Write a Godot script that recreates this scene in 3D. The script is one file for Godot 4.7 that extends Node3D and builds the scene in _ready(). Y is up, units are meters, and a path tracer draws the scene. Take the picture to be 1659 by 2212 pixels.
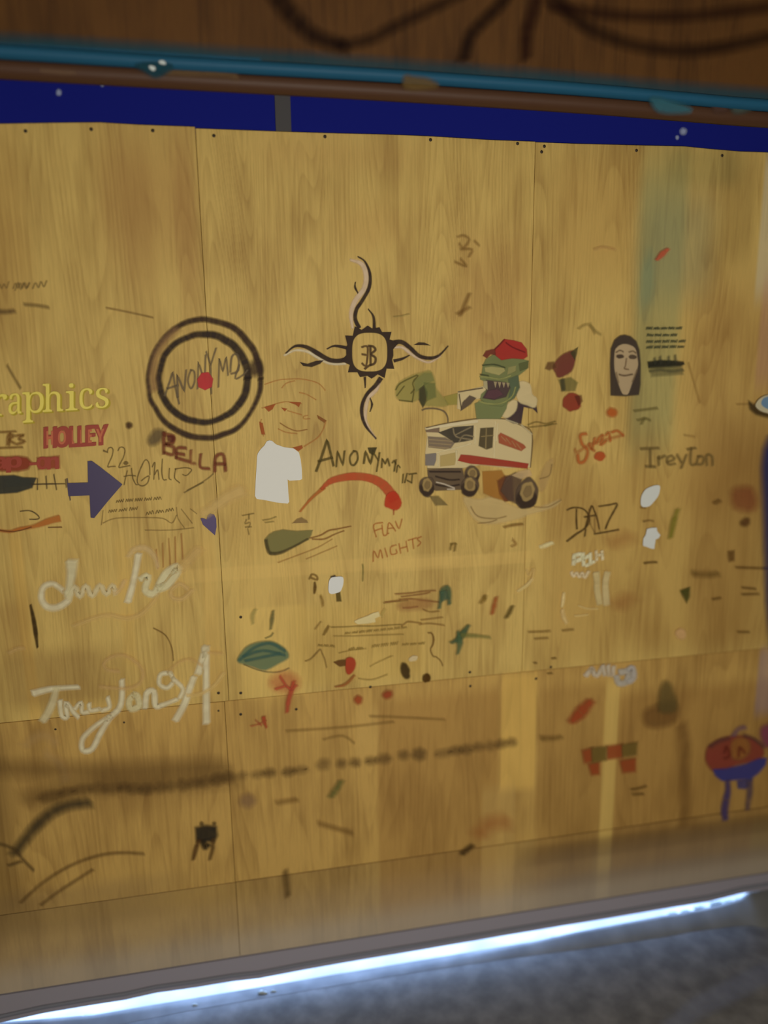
extends Node3D
# A plywood-lined shed door covered in paint, vinyl and pen marks, with daylight under its bottom edge.
# Wall plane: z = 0, x to the right, y up, metres; floor y = 0; the camera stands in the room at z = 2.

const F := 1700.0
const CX := 829.5
const CY := 1106.0
const EYE := Vector3(0, 1.8698, 2.0)
# camera axes in the room, from the vanishing points of the sheet joints
const RX := Vector3(0.98029, 0.0541, -0.19001)
const RY := Vector3(-0.01311, 0.97748, 0.21064)
const RZ := Vector3(0.19713, -0.204, 0.95892)

var rng := RandomNumberGenerator.new()
var paint: StandardMaterial3D
var used := {}
var layer := 0
# drawing sheet now in use: corner and magnification of the sketch that a mark's points are measured on
var ox := 0.0
var oy := 0.0
var sc := 1.0
var pz := 0.0          # plane that marks are laid on
var under := 0.0       # how far in front of that plane the next mark lies

# ---------------------------------------------------------------- helpers
func at(px: float, py: float, z := 0.0) -> Vector3:
	var v := Vector3((px - CX) / F, -(py - CY) / F, -1.0)
	var d := Vector3(RX.dot(v), RY.dot(v), RZ.dot(v))
	return EYE + d * ((z - EYE.z) / d.z)

func on_floor(px: float, py: float, y := 0.0) -> Vector3:
	var v := Vector3((px - CX) / F, -(py - CY) / F, -1.0)
	var d := Vector3(RX.dot(v), RY.dot(v), RZ.dot(v))
	return EYE + d * ((y - EYE.y) / d.y)

func lin(c: Color) -> Color:
	return c.srgb_to_linear()

func c8(r: float, g: float, b: float, a := 1.0) -> Color:
	return Color(r / 255.0, g / 255.0, b / 255.0, a)

func numbered(called: String) -> String:
	var n: int = used.get(called, -1) + 1
	used[called] = n
	return called if n == 0 else "%s_%03d" % [called, n]

func tag(o: Node, label := "", category := "", group := "", kind := "") -> Node:
	if label: o.set_meta("label", label)
	if category: o.set_meta("category", category)
	if group: o.set_meta("group", group)
	if kind: o.set_meta("kind", kind)
	return o

func thing(called: String, label: String, category: String, where: Vector3, group := "") -> Node3D:
	var o := Node3D.new()
	o.name = numbered(called)
	o.position = where
	add_child(o)
	tag(o, label, category, group)
	return o

func put(called: String, m: Mesh, mat: Material, parent: Node3D = self) -> MeshInstance3D:
	var o := MeshInstance3D.new()
	o.name = numbered(called) if parent == self else called
	o.mesh = m
	o.material_override = mat
	parent.add_child(o, true)
	return o

func origin_of(n: Node3D) -> Vector3:
	var p := Vector3.ZERO
	while n != self:
		p += n.position
		n = n.get_parent()
	return p

func mat(c: Color, rough := 0.8, spec := 0.4, metal := 0.0) -> StandardMaterial3D:
	var m := StandardMaterial3D.new()
	m.albedo_color = c
	m.roughness = rough
	m.metallic_specular = spec
	m.metallic = metal
	return m

func zoomed(x: float, y: float, s: float) -> void:
	ox = x
	oy = y
	sc = s

# "x,y x,y ..." on the current sketch -> photo-plane points
func pts(t: String) -> PackedVector2Array:
	var r := PackedVector2Array()
	for p in t.split(" ", false):
		var q := p.split(",")
		r.append(Vector2(ox + q[0].to_float() / sc, oy + q[1].to_float() / sc))
	return r

func smooth(p: PackedVector2Array, closed := false, n := 4) -> PackedVector2Array:
	if p.size() < 3: return p
	var r := PackedVector2Array()
	var c := p.size()
	for i in (c if closed else c - 1):
		var a := p[(i - 1 + c) % c] if closed or i > 0 else p[0]
		var b := p[i]
		var d := p[(i + 1) % c]
		var e := p[(i + 2) % c] if closed or i < c - 2 else p[c - 1]
		for k in n:
			r.append(b.cubic_interpolate(d, a, e, float(k) / n))
	if not closed: r.append(p[c - 1])
	return r

func vert(st: SurfaceTool, p: Vector2, c: Color, a: float, off: Vector3) -> void:
	a *= 0.92
	st.set_normal(Vector3(0, 0, 1))
	st.set_color(Color(c.r, c.g, c.b, clampf(a, 0, 1)))
	st.add_vertex(at(p.x, p.y, pz + under) - off)

# a brush or pen stroke: widths as "w w w" in photo pixels, edges fading over soft pixels
func stroke_into(st: SurfaceTool, q: PackedVector2Array, widths: Array, col: Color, soft: float, n0: int, off: Vector3, jitter := 0.12) -> int:
	var n := q.size()
	var c := lin(col)
	var total := 0.0
	var along := PackedFloat32Array([0.0])
	for i in range(1, n):
		total += q[i].distance_to(q[i - 1])
		along.append(total)
	var dir0 := (q[1] - q[0]).normalized()
	var dir1 := (q[n - 1] - q[n - 2]).normalized()
	var line := PackedVector2Array([q[0] - dir0 * soft])
	var t := PackedFloat32Array([0.0])
	for i in n:
		line.append(q[i])
		t.append(along[i] / maxf(total, 0.001))
	line.append(q[n - 1] + dir1 * soft)
	t.append(1.0)
	var m := line.size()
	for i in m:
		var d := (line[mini(i + 1, m - 1)] - line[maxi(i - 1, 0)]).normalized()
		var nn := Vector2(-d.y, d.x)
		var f := t[i] * (widths.size() - 1)
		var k := mini(int(f), maxi(widths.size() - 2, 0))
		var w: float = widths[0] if widths.size() == 1 else lerpf(widths[k], widths[k + 1], f - k)
		var a := col.a * (1.0 + rng.randf_range(-jitter, jitter))
		if i == 0 or i == m - 1: a = 0.0
		var h := maxf(w * 0.5 - soft * 0.5, w * 0.1)
		vert(st, line[i] + nn * (h + soft), c, 0.0, off)
		vert(st, line[i] + nn * h, c, a, off)
		vert(st, line[i] - nn * h, c, a, off)
		vert(st, line[i] - nn * (h + soft), c, 0.0, off)
	for i in m - 1:
		for j in 3:
			var b := n0 + i * 4 + j
			for x in [b, b + 1, b + 4, b + 1, b + 5, b + 4]: st.add_index(x)
	return n0 + m * 4

func next_layer() -> void:
	layer += 1
	under = 0.0004 + layer * 0.000012

# one mark made of one or more strokes ("|" parts them)
func pen(parent: Node3D, called: String, t: String, widths: Array, col: Color, soft := 2.5, curved := true) -> Node3D:
	if t.contains("|") and not called in ["letter", "digit", "letter_stroke"]:
		# strokes that do not belong to one letter are pieces of their own
		var whole := parent
		var piece := called
		if parent == self:
			var p0 := pts(t.split("|")[0])[0]
			whole = Node3D.new()
			whole.name = numbered(called)
			whole.position = at(p0.x, p0.y, pz)
			add_child(whole)
			piece = "stroke"
		for s in t.split("|", false): pen(whole, piece, s, widths, col, soft, curved)
		return whole
	next_layer()
	var st := SurfaceTool.new()
	st.begin(Mesh.PRIMITIVE_TRIANGLES)
	var n0 := 0
	var off := origin_of(parent)
	var ws := []
	for w in widths: ws.append(w / sc)
	for s in t.split("|", false):
		var q := pts(s)
		if q.size() < 2: continue
		if curved: q = smooth(q)
		else:
			var fine := PackedVector2Array()
			for i in q.size() - 1:
				for k in 5: fine.append(q[i].lerp(q[i + 1], k / 5.0))
			fine.append(q[q.size() - 1])
			q = fine
		n0 = stroke_into(st, q, ws, col, soft * 1.35 / sc + 0.5, n0, off)
	return put(called, st.commit(), paint, parent)

# a filled patch of paint with a soft edge
func patch(parent: Node3D, called: String, t: String, col: Color, soft := 3.0, curved := false) -> MeshInstance3D:
	next_layer()
	return put(called, patch_mesh(pts(t), col, soft * 1.35 / sc + 0.5, curved, origin_of(parent)), paint, parent)

func patch_mesh(q: PackedVector2Array, col: Color, soft: float, curved: bool, off: Vector3) -> Mesh:
	if curved: q = smooth(q, true, 3)
	if Geometry2D.is_polygon_clockwise(q): q.reverse()
	var tri := Geometry2D.triangulate_polygon(q)
	var st := SurfaceTool.new()
	st.begin(Mesh.PRIMITIVE_TRIANGLES)
	var n := q.size()
	var c := lin(col)
	var outw := PackedVector2Array()
	for i in n:
		var e := (q[i] - q[(i - 1 + n) % n]).normalized() + (q[(i + 1) % n] - q[i]).normalized()
		e = e.normalized()
		outw.append(Vector2(-e.y, e.x))
	# keep outward
	var test := 0.0
	for i in n:
		test += outw[i].dot(Vector2((q[(i + 1) % n] - q[(i - 1 + n) % n]).y, -(q[(i + 1) % n] - q[(i - 1 + n) % n]).x))
	var sgn := 1.0 if test * polygon_area(q) > 0.0 else -1.0
	for i in n:
		vert(st, q[i] - outw[i] * sgn * soft * 0.25, c, col.a * (1.0 + rng.randf_range(-0.1, 0.06)), off)
	for i in n:
		vert(st, q[i] + outw[i] * sgn * soft * 0.75, c, 0.0, off)
	for x in tri: st.add_index(x)
	for i in n:
		var j := (i + 1) % n
		for x in [i, n + i, j, j, n + i, n + j]: st.add_index(x)
	return st.commit()

func polygon_area(q: PackedVector2Array) -> float:
	var a := 0.0
	for i in q.size():
		a += q[i].cross(q[(i + 1) % q.size()])
	return a * 0.5

# round patch, centre and radii in sketch units
func spot(parent: Node3D, called: String, x: float, y: float, rx: float, ry: float, col: Color, soft := 3.0, turn := 0.0) -> MeshInstance3D:
	var t := ""
	for k in 14:
		var a := TAU * k / 14.0
		var w := 1.0 + rng.randf_range(-0.1, 0.1)
		var v := Vector2(cos(a) * rx * w, sin(a) * ry * w).rotated(turn)
		t += "%.1f,%.1f " % [x + v.x, y + v.y]
	return patch(parent, called, t, col, soft, true)

# a flat piece cut from sheet (paper, vinyl): outline on the sketch, real thickness
func cut_sheet(parent: Node3D, called: String, t: String, m: Material, thick := 0.0005, curved := false) -> MeshInstance3D:
	next_layer()
	var q := pts(t)
	if curved: q = smooth(q, true, 3)
	var w := PackedVector3Array()
	var off := origin_of(parent)
	for p in q: w.append(at(p.x, p.y, pz) - off)
	return put(called, prism(w, under, under + thick), m, parent)

# outline in the wall plane (any z), extruded from z0 to z1 with a chamfered front edge
func prism(w: PackedVector3Array, z0: float, z1: float, chamfer := 0.0, uv0 := Vector2.ZERO, uvs := Vector2.ONE) -> Mesh:
	var q := PackedVector2Array()
	for p in w: q.append(Vector2(p.x, p.y))
	if polygon_area(q) < 0.0: q.reverse()
	var n := q.size()
	var base := w[0].z
	var st := SurfaceTool.new()
	st.begin(Mesh.PRIMITIVE_TRIANGLES)
	var inner := q
	if chamfer > 0.0:
		inner = PackedVector2Array()
		for i in n:
			var e := ((q[i] - q[(i - 1 + n) % n]).normalized() + (q[(i + 1) % n] - q[i]).normalized()).normalized()
			inner.append(q[i] + Vector2(-e.y, e.x) * chamfer)
	var tri := Geometry2D.triangulate_polygon(inner)
	var add := func(p: Vector2, z: float, nn: Vector3) -> void:
		st.set_normal(nn)
		st.set_uv((p - uv0) * uvs)
		st.add_vertex(Vector3(p.x, p.y, base + z))
	for side in 2:
		for i in range(0, tri.size(), 3):
			var a := inner[tri[i]]
			var b := inner[tri[i + 1]]
			var c := inner[tri[i + 2]]
			var ccw := (b - a).cross(c - a) > 0.0
			var order := [a, c, b] if ccw == (side == 0) else [a, b, c]
			for p in order:
				add.call(p, z1 if side == 0 else z0, Vector3(0, 0, 1) if side == 0 else Vector3(0, 0, -1))
	for i in n:
		var j := (i + 1) % n
		var e := (q[j] - q[i]).normalized()
		var nn := Vector3(e.y, -e.x, 0)
		var zc := z1 - chamfer
		for p in [[q[i], z0], [q[i], zc], [q[j], z0], [q[j], z0], [q[i], zc], [q[j], zc]]: add.call(p[0], p[1], nn)
		if chamfer > 0.0:
			var nc := (nn + Vector3(0, 0, 1)).normalized()
			for p in [[q[i], zc], [inner[i], z1], [q[j], zc], [q[j], zc], [inner[i], z1], [inner[j], z1]]: add.call(p[0], p[1], nc)
	return st.commit()

func box(called: String, lo: Vector3, hi: Vector3, m: Material, parent: Node3D = self) -> MeshInstance3D:
	var off := origin_of(parent)
	var w := PackedVector3Array([Vector3(lo.x, lo.y, 0) - off, Vector3(hi.x, lo.y, 0) - off, Vector3(hi.x, hi.y, 0) - off, Vector3(lo.x, hi.y, 0) - off])
	return put(called, prism(w, lo.z, hi.z, 0.001), m, parent)

# a profile (y, z) swept along a wall-plane line of points; for rails and mouldings
func swept(line: PackedVector3Array, profile: PackedVector2Array) -> Mesh:
	var st := SurfaceTool.new()
	st.begin(Mesh.PRIMITIVE_TRIANGLES)
	var k := profile.size()
	st.set_smooth_group(0)
	for i in line.size() - 1:
		for j in k:
			var a := line[i] + Vector3(0, profile[j].x, profile[j].y)
			var b := line[i] + Vector3(0, profile[(j + 1) % k].x, profile[(j + 1) % k].y)
			var c := line[i + 1] + Vector3(0, profile[j].x, profile[j].y)
			var d := line[i + 1] + Vector3(0, profile[(j + 1) % k].x, profile[(j + 1) % k].y)
			for p in [a, b, c, b, d, c]:
				st.set_uv(Vector2(p.x, p.y))
				st.add_vertex(p)
	for e in 2:
		var p0 := line[0] if e == 0 else line[line.size() - 1]
		for j in range(1, k - 1):
			var tri := [profile[0], profile[j], profile[j + 1]]
			if e == 1: tri.reverse()
			for p in tri:
				st.set_uv(Vector2.ZERO)
				st.add_vertex(p0 + Vector3(0, p.x, p.y))
	st.generate_normals()
	return st.commit()

# flat cut letters: bold or serif type fitted to a box on the photo plane (x0, baseline y, width, height of the capital or x letter)
func letter(parent: Node3D, called: String, ch: String, face: Font, x0: float, y0: float, x1: float, y1: float, m: Material, lift := 0.0, thick := 0.0004) -> MeshInstance3D:
	next_layer()
	var tm := TextMesh.new()
	tm.text = ch
	tm.font = face
	tm.font_size = 64
	tm.pixel_size = 0.01
	tm.depth = thick
	tm.curve_step = 1.0
	tm.horizontal_alignment = HORIZONTAL_ALIGNMENT_LEFT
	var bb := tm.get_aabb()
	var bl := at(x0, y0)
	var br := at(x1, y0 + (x1 - x0) * -0.06)
	var tl := at(x0, y1)
	var s := Vector2((br - bl).length() / bb.size.x, (tl - bl).length() / bb.size.y)
	var arr := tm.get_mesh_arrays()
	var v: PackedVector3Array = arr[Mesh.ARRAY_VERTEX]
	var ex := (br - bl).normalized()
	var ey := (tl - bl).normalized()
	var off := origin_of(parent)
	for i in v.size():
		var p := v[i] - bb.position
		v[i] = bl + ex * p.x * s.x + ey * p.y * s.y + Vector3(0, 0, under + lift + p.z) - off
	arr[Mesh.ARRAY_VERTEX] = v
	var am := ArrayMesh.new()
	am.add_surface_from_arrays(Mesh.PRIMITIVE_TRIANGLES, arr)
	return put(called, am, m, parent)

const GAIN := 0.62   # how much of a white surface's light comes back from the middle of the wall
func ink(r: float, g: float, b: float, a := 1.0) -> Color:
	var l := c8(r, g, b).srgb_to_linear()
	var q := Color(minf(l.r / GAIN, 0.92), minf(l.g / GAIN, 0.92), minf(l.b / GAIN, 0.92)).linear_to_srgb()
	q.a = a
	return q

# ---------------------------------------------------------------- plywood
var stains := []

# a stain, patch or unfaded band in the wood, given by two opposite corners on the photo plane and turned into wall measures
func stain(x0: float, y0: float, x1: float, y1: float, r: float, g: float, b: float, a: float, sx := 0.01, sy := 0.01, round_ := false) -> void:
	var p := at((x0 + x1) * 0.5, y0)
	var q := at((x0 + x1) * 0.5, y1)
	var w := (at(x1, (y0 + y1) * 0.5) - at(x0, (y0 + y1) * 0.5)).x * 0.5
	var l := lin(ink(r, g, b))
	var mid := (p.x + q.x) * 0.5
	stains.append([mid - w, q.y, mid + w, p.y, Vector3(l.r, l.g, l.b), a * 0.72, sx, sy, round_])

func edge(v: float, lo: float, hi: float, s: float) -> float:
	return smoothstep(lo - s, lo + s, v) * (1.0 - smoothstep(hi - s, hi + s, v))

# rotary-cut veneer: contour lines of a slow noise drawn out along the grain
func plywood(lo: Vector2, hi: Vector2, sd: int, light_: Color, dark_: Color, cathedral: float, res := 560.0, grime := 0.0) -> StandardMaterial3D:
	var w := int((hi.x - lo.x) * res)
	var h := int((hi.y - lo.y) * res)
	var big := FastNoiseLite.new()
	big.seed = sd
	big.frequency = 1.0
	big.fractal_octaves = 2
	var fine := FastNoiseLite.new()
	fine.seed = sd + 7
	fine.frequency = 1.0
	fine.fractal_octaves = 3
	var blot := FastNoiseLite.new()
	blot.seed = sd + 13
	blot.frequency = 1.0
	blot.fractal_octaves = 3
	var a := lin(light_)
	var b := lin(dark_)
	var va := Vector3(a.r, a.g, a.b)
	var vb := Vector3(b.r, b.g, b.b)
	var buf := PackedVector3Array()
	buf.resize(w * h)
	for j in h:
		var v := hi.y - (j + 0.5) / res
		for i in w:
			var u := lo.x + (i + 0.5) / res
			var n := big.get_noise_2d(u * 4.5, v * 0.42)
			var ring := n * 11.0 * cathedral + u * 9.0 + 0.25 * blot.get_noise_2d(u * 14.0, v * 1.2)
			var f := ring - floorf(ring)
			var late := f * f * (1.0 - smoothstep(0.86, 1.0, f))
			var st := fine.get_noise_2d(u * 95.0, v * 3.0)
			var bl := blot.get_noise_2d(u * 6.0, v * 2.2)
			var t := clampf(0.12 + late * 0.36 + st * 0.27 + bl * 0.62, 0.0, 1.0)
			buf[j * w + i] = va.lerp(vb, t) * (1.0 + 0.07 * fine.get_noise_2d(u * 260.0, v * 18.0))
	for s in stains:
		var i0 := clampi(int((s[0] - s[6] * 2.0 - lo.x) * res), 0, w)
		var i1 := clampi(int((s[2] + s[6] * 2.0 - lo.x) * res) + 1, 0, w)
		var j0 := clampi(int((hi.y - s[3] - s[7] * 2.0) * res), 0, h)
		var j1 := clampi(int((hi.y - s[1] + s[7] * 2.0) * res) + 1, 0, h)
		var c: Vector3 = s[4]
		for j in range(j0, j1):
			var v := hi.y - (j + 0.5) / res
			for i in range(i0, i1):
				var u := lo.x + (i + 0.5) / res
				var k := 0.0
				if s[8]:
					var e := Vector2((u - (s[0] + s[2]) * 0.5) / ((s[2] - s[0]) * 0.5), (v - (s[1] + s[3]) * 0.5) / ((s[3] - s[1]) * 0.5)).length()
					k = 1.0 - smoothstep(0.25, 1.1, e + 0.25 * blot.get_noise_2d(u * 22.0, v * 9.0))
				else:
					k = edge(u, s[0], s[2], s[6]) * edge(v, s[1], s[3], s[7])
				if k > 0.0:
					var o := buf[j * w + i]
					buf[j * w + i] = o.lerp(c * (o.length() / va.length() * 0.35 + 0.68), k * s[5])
	var bytes := PackedByteArray()
	bytes.resize(w * h * 3)
	for k in w * h:
		var q := Color(buf[k].x, buf[k].y, buf[k].z).linear_to_srgb()
		bytes[k * 3] = clampi(int(q.r * 255.0), 0, 255)
		bytes[k * 3 + 1] = clampi(int(q.g * 255.0), 0, 255)
		bytes[k * 3 + 2] = clampi(int(q.b * 255.0), 0, 255)
	var im := Image.create_from_data(w, h, false, Image.FORMAT_RGB8, bytes)
	var m := mat(Color.WHITE, 0.62, 0.35)
	m.albedo_texture = ImageTexture.create_from_image(im)
	m.texture_repeat = false
	return m

func sheet(parent: Node3D, called: String, edge_line: PackedVector2Array, z1: float, m: Material, lo: Vector2, hi: Vector2) -> MeshInstance3D:
	var w := PackedVector3Array()
	for p in edge_line: w.append(Vector3(p.x, p.y, 0))
	return put(called, prism(w, z1 - 0.012, z1, 0.0012, Vector2(lo.x, hi.y), Vector2(1.0 / (hi.x - lo.x), -1.0 / (hi.y - lo.y))), m, parent)

func screw(parent: Node3D, px: float, py: float, m: Material) -> void:
	var p := at(px, py)
	var st := SurfaceTool.new()
	st.begin(Mesh.PRIMITIVE_TRIANGLES)
	# pan head: two rings and a centre
	for k in 8:
		var a := TAU * k / 8.0
		var b := TAU * (k + 1) / 8.0
		var o0 := Vector3(cos(a), sin(a), 0) * 0.0042
		var o1 := Vector3(cos(b), sin(b), 0) * 0.0042
		var i0 := o0 * 0.6 + Vector3(0, 0, 0.0014)
		var i1 := o1 * 0.6 + Vector3(0, 0, 0.0014)
		for q in [o0, i0, o1, o1, i0, i1, i0, Vector3(0, 0, 0.0009), i1]: st.add_vertex(q)
	st.generate_normals()
	var s := put("screw", st.commit(), m, parent)
	s.position = p - origin_of(parent)

func concrete(sd: int, base: Color, w: int, fx: float) -> StandardMaterial3D:
	var n := FastNoiseLite.new()
	n.seed = sd
	n.frequency = fx
	n.fractal_octaves = 5
	var t := NoiseTexture2D.new()
	t.width = w
	t.height = w
	t.seamless = true
	t.noise = n
	var g := Gradient.new()
	g.set_color(0, base.darkened(0.22))
	g.set_color(1, base.lightened(0.1))
	t.color_ramp = g
	var m := mat(Color.WHITE, 0.72, 0.35)
	m.albedo_texture = t
	m.uv1_triplanar = true
	m.uv1_world_triplanar = true
	m.uv1_scale = Vector3(0.7, 0.7, 0.7)
	return m

func _ready() -> void:
	rng.seed = 20
	# ---- camera, sky, lamp, exposure
	var cam := Camera3D.new()
	cam.name = "camera"
	cam.transform = Transform3D(Basis(Vector3(RX.x, RY.x, RZ.x), Vector3(RX.y, RY.y, RZ.y), Vector3(RX.z, RY.z, RZ.z)).orthonormalized(), EYE)
	cam.fov = rad_to_deg(2.0 * atan(CY / F))
	cam.near = 0.05
	var ca := CameraAttributesPhysical.new()
	ca.frustum_focal_length = 12.0 * F / CY
	ca.frustum_focus_distance = 1.98
	ca.frustum_near = 0.05
	ca.exposure_aperture = 0.4
	cam.attributes = ca
	cam.current = true
	add_child(cam)
	var env := Environment.new()
	var sky := Sky.new()
	var ps := ProceduralSkyMaterial.new()
	ps.sky_top_color = Color(0.62, 0.76, 1.0)
	ps.sky_horizon_color = Color(0.72, 0.83, 1.0)
	ps.ground_bottom_color = Color(0.4, 0.42, 0.45)
	ps.ground_horizon_color = Color(0.72, 0.83, 1.0)
	env.background_energy_multiplier = 9.0
	sky.sky_material = ps
	env.background_mode = Environment.BG_SKY
	env.sky = sky
	env.tonemap_mode = Environment.TONE_MAPPER_LINEAR
	env.tonemap_exposure = 1.0
	env.sdfgi_enabled = true
	env.ssao_enabled = true
	env.ssil_enabled = true
	var we := WorldEnvironment.new()
	we.name = "world_environment"
	we.environment = env
	add_child(we)
	var lamp_at := Vector3(0.4, 1.48, 2.75)
	var lamp_dir := Vector3(0.4, 1.45, 0.0)
	var al := AreaLight3D.new()
	al.name = "work_lamp_light"
	al.area_size = Vector2(0.9, 0.28)
	al.light_color = Color(1.0, 0.975, 0.925)
	al.light_energy = 4.15
	al.area_range = 12.0
	al.area_attenuation = 2.0
	al.shadow_enabled = true
	al.transform = Transform3D(Basis.looking_at(lamp_dir - lamp_at), lamp_at)
	add_child(al)

	paint = mat(Color.WHITE, 0.7, 0.25)
	paint.vertex_color_use_as_albedo = true
	paint.transparency = BaseMaterial3D.TRANSPARENCY_ALPHA
	paint.cull_mode = BaseMaterial3D.CULL_DISABLED
	paint.resource_name = "paint_and_ink"

	room()
	door_boards()
	header()
	lamp(al.transform)
	drawings()
	lettering()
	chalk_and_blots()
	small_marks()
	floor_things()

# ---------------------------------------------------------------- the setting
func room() -> void:
	var plaster := mat(c8(176, 168, 150), 0.9, 0.3)
	var cm := concrete(3, c8(112, 112, 110), 512, 0.03)
	tag(box("floor", Vector3(-3.0, -0.12, -0.01), Vector3(3.6, 0.0, 4.9), cm), "grey worn concrete floor inside the door", "", "", "structure")
	tag(box("ground", Vector3(-14, -0.16, -14), Vector3(14, -0.002, -0.01), concrete(5, c8(212, 210, 206), 256, 0.02)), "pale concrete outside the door", "", "", "structure")
	tag(box("ceiling", Vector3(-3.0, 2.96, -0.05), Vector3(3.6, 3.1, 4.9), plaster), "", "", "", "structure")
	tag(box("wall_left", Vector3(-3.0, 0.0, 0.0), Vector3(-2.86, 2.96, 4.9), plaster), "", "", "", "structure")
	tag(box("wall_right", Vector3(3.46, 0.0, 0.0), Vector3(3.6, 2.96, 4.9), plaster), "", "", "", "structure")
	tag(box("wall_front", Vector3(-2.86, 0.0, 4.76), Vector3(3.46, 2.96, 4.9), plaster), "", "", "", "structure")

func top_edge(lo: float, hi: float) -> PackedVector2Array:
	# the wavy cut along the top of the plywood
	zoomed(0, 0, 1)
	var r := PackedVector2Array()
	for p in pts("-700,250 -400,262 -200,264 0,267 110,265 215,264 300,269 420,277 530,281 640,285 740,288 830,290 930,294 1060,302 1150,306 1240,310 1360,313 1480,316 1530,321 1600,327 1659,329 1760,333 2000,341 2400,356"):
		var q := at(p.x, p.y)
		if q.x > lo + 0.01 and q.x < hi - 0.01: r.append(Vector2(q.x, q.y))
	if r.is_empty(): r.append(Vector2((lo + hi) * 0.5, 2.352))
	var out := PackedVector2Array([Vector2(lo, r[0].y)])
	out.append_array(r)
	out.append(Vector2(hi, r[r.size() - 1].y))
	return out

func wood_marks() -> void:
	# darker heartwood and stains
	stain(215, 290, 425, 560, 138, 98, 52, 0.55, 0.03, 0.12)
	stain(262, 300, 330, 660, 130, 92, 48, 0.4, 0.015, 0.1)
	stain(380, 300, 424, 700, 140, 100, 55, 0.4, 0.012, 0.15)
	stain(-60, 280, 60, 700, 160, 125, 65, 0.5, 0.03, 0.2)
	stain(560, 300, 900, 360, 160, 126, 72, 0.4, 0.06, 0.04)
	stain(990, 520, 1150, 800, 158, 120, 68, 0.45, 0.05, 0.1)
	stain(950, 600, 1010, 720, 135, 98, 52, 0.35, 0.01, 0.04, true)
	stain(700, 420, 900, 560, 158, 122, 66, 0.4, 0.04, 0.06, true)
	stain(1200, 330, 1370, 620, 150, 114, 58, 0.45, 0.05, 0.1)
	stain(1480, 600, 1700, 1100, 140, 102, 52, 0.55, 0.06, 0.12)
	stain(1560, 340, 1630, 560, 118, 92, 46, 0.6, 0.02, 0.06)
	stain(1500, 900, 1700, 1420, 122, 88, 42, 0.65, 0.05, 0.1)
	stain(1180, 1000, 1640, 1410, 140, 105, 50, 0.5, 0.06, 0.08)
	# unfaded bands and lighter patches
	stain(42, 1150, 68, 1565, 186, 150, 76, 0.6, 0.006, 0.03)
	stain(258, 1160, 286, 1440, 186, 152, 78, 0.4, 0.008, 0.04)
	stain(440, 1150, 472, 1500, 184, 150, 80, 0.45, 0.008, 0.05)
	stain(500, 960, 660, 1500, 186, 156, 86, 0.45, 0.01, 0.1)
	stain(522, 1310, 655, 1505, 192, 164, 92, 0.6, 0.006, 0.008)
	stain(370, 1212, 1000, 1240, 190, 160, 92, 0.45, 0.03, 0.005)
	stain(820, 1200, 1150, 1226, 190, 160, 92, 0.5, 0.02, 0.004)
	stain(640, 1300, 920, 1470, 176, 146, 72, 0.35, 0.03, 0.02)
	# lower boards: browner areas with clean stripes, corner darkening painted in
	stain(0, 1405, 240, 1525, 104, 72, 34, 0.55, 0.05, 0.03)
	stain(0, 1300, 60, 1420, 128, 92, 44, 0.45, 0.03, 0.03)
	stain(820, 1500, 1075, 2000, 128, 92, 44, 0.6, 0.008, 0.03)
	stain(1160, 1480, 1300, 2000, 122, 88, 40, 0.6, 0.02, 0.03)
	stain(1325, 1480, 1720, 2000, 118, 82, 36, 0.65, 0.03, 0.03)
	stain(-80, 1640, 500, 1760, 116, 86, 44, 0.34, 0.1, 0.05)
	stain(-80, 1560, 30, 2000, 84, 62, 30, 0.7, 0.04, 0.08)  # vignette of the lower corner, its darkness painted into the wood
	stain(1082, 1455, 1157, 1705, 188, 154, 80, 1.0, 0.004, 0.02)
	stain(1040, 1500, 1080, 1960, 150, 115, 58, 0.4, 0.006, 0.03)
	stain(1040, 1700, 1110, 1990, 164, 134, 76, 0.9, 0.006, 0.03)
	stain(1297, 1468, 1325, 1985, 180, 152, 84, 1.1, 0.005, 0.03)
	stain(1275, 1840, 1320, 1960, 150, 128, 80, 0.5, 0.005, 0.02)
	stain(770, 1530, 820, 1640, 176, 146, 84, 0.45, 0.01, 0.02)
	stain(1620, 1770, 1690, 1900, 140, 122, 62, 0.6, 0.01, 0.03)
	# darker low down, with shadow lines painted into the boards
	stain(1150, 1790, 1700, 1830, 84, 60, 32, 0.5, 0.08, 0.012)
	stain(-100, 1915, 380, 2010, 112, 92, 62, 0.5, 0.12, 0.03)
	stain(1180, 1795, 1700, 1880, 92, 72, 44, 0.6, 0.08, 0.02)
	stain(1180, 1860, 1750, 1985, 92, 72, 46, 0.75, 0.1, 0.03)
	# veil of glow from the bright gap, painted into the boards as grey
	var gap_veil := lin(ink(152, 142, 128))
	stains.append([-2.8, 0.05, 3.4, 0.215, Vector3(gap_veil.r, gap_veil.g, gap_veil.b), 0.62, 0.1, 0.05, false])
	stains.append([-2.8, 0.05, 3.4, 0.30, Vector3(gap_veil.r, gap_veil.g, gap_veil.b), 0.25, 0.1, 0.07, false])
	# overspray haze
	stain(1372, 340, 1470, 960, 108, 122, 84, 0.62, 0.022, 0.1)
	stain(1385, 420, 1540, 640, 104, 118, 96, 0.5, 0.05, 0.08)
	stain(1375, 520, 1420, 700, 96, 128, 104, 0.5, 0.015, 0.06, true)
	stain(1440, 320, 1600, 400, 100, 100, 60, 0.45, 0.04, 0.03)
	stain(1642, 335, 1680, 640, 176, 168, 140, 0.75, 0.006, 0.05)
	stain(1640, 600, 1690, 830, 160, 118, 100, 0.6, 0.008, 0.05)
	stain(1636, 1400, 1690, 1540, 132, 116, 124, 0.65, 0.008, 0.03)

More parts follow.
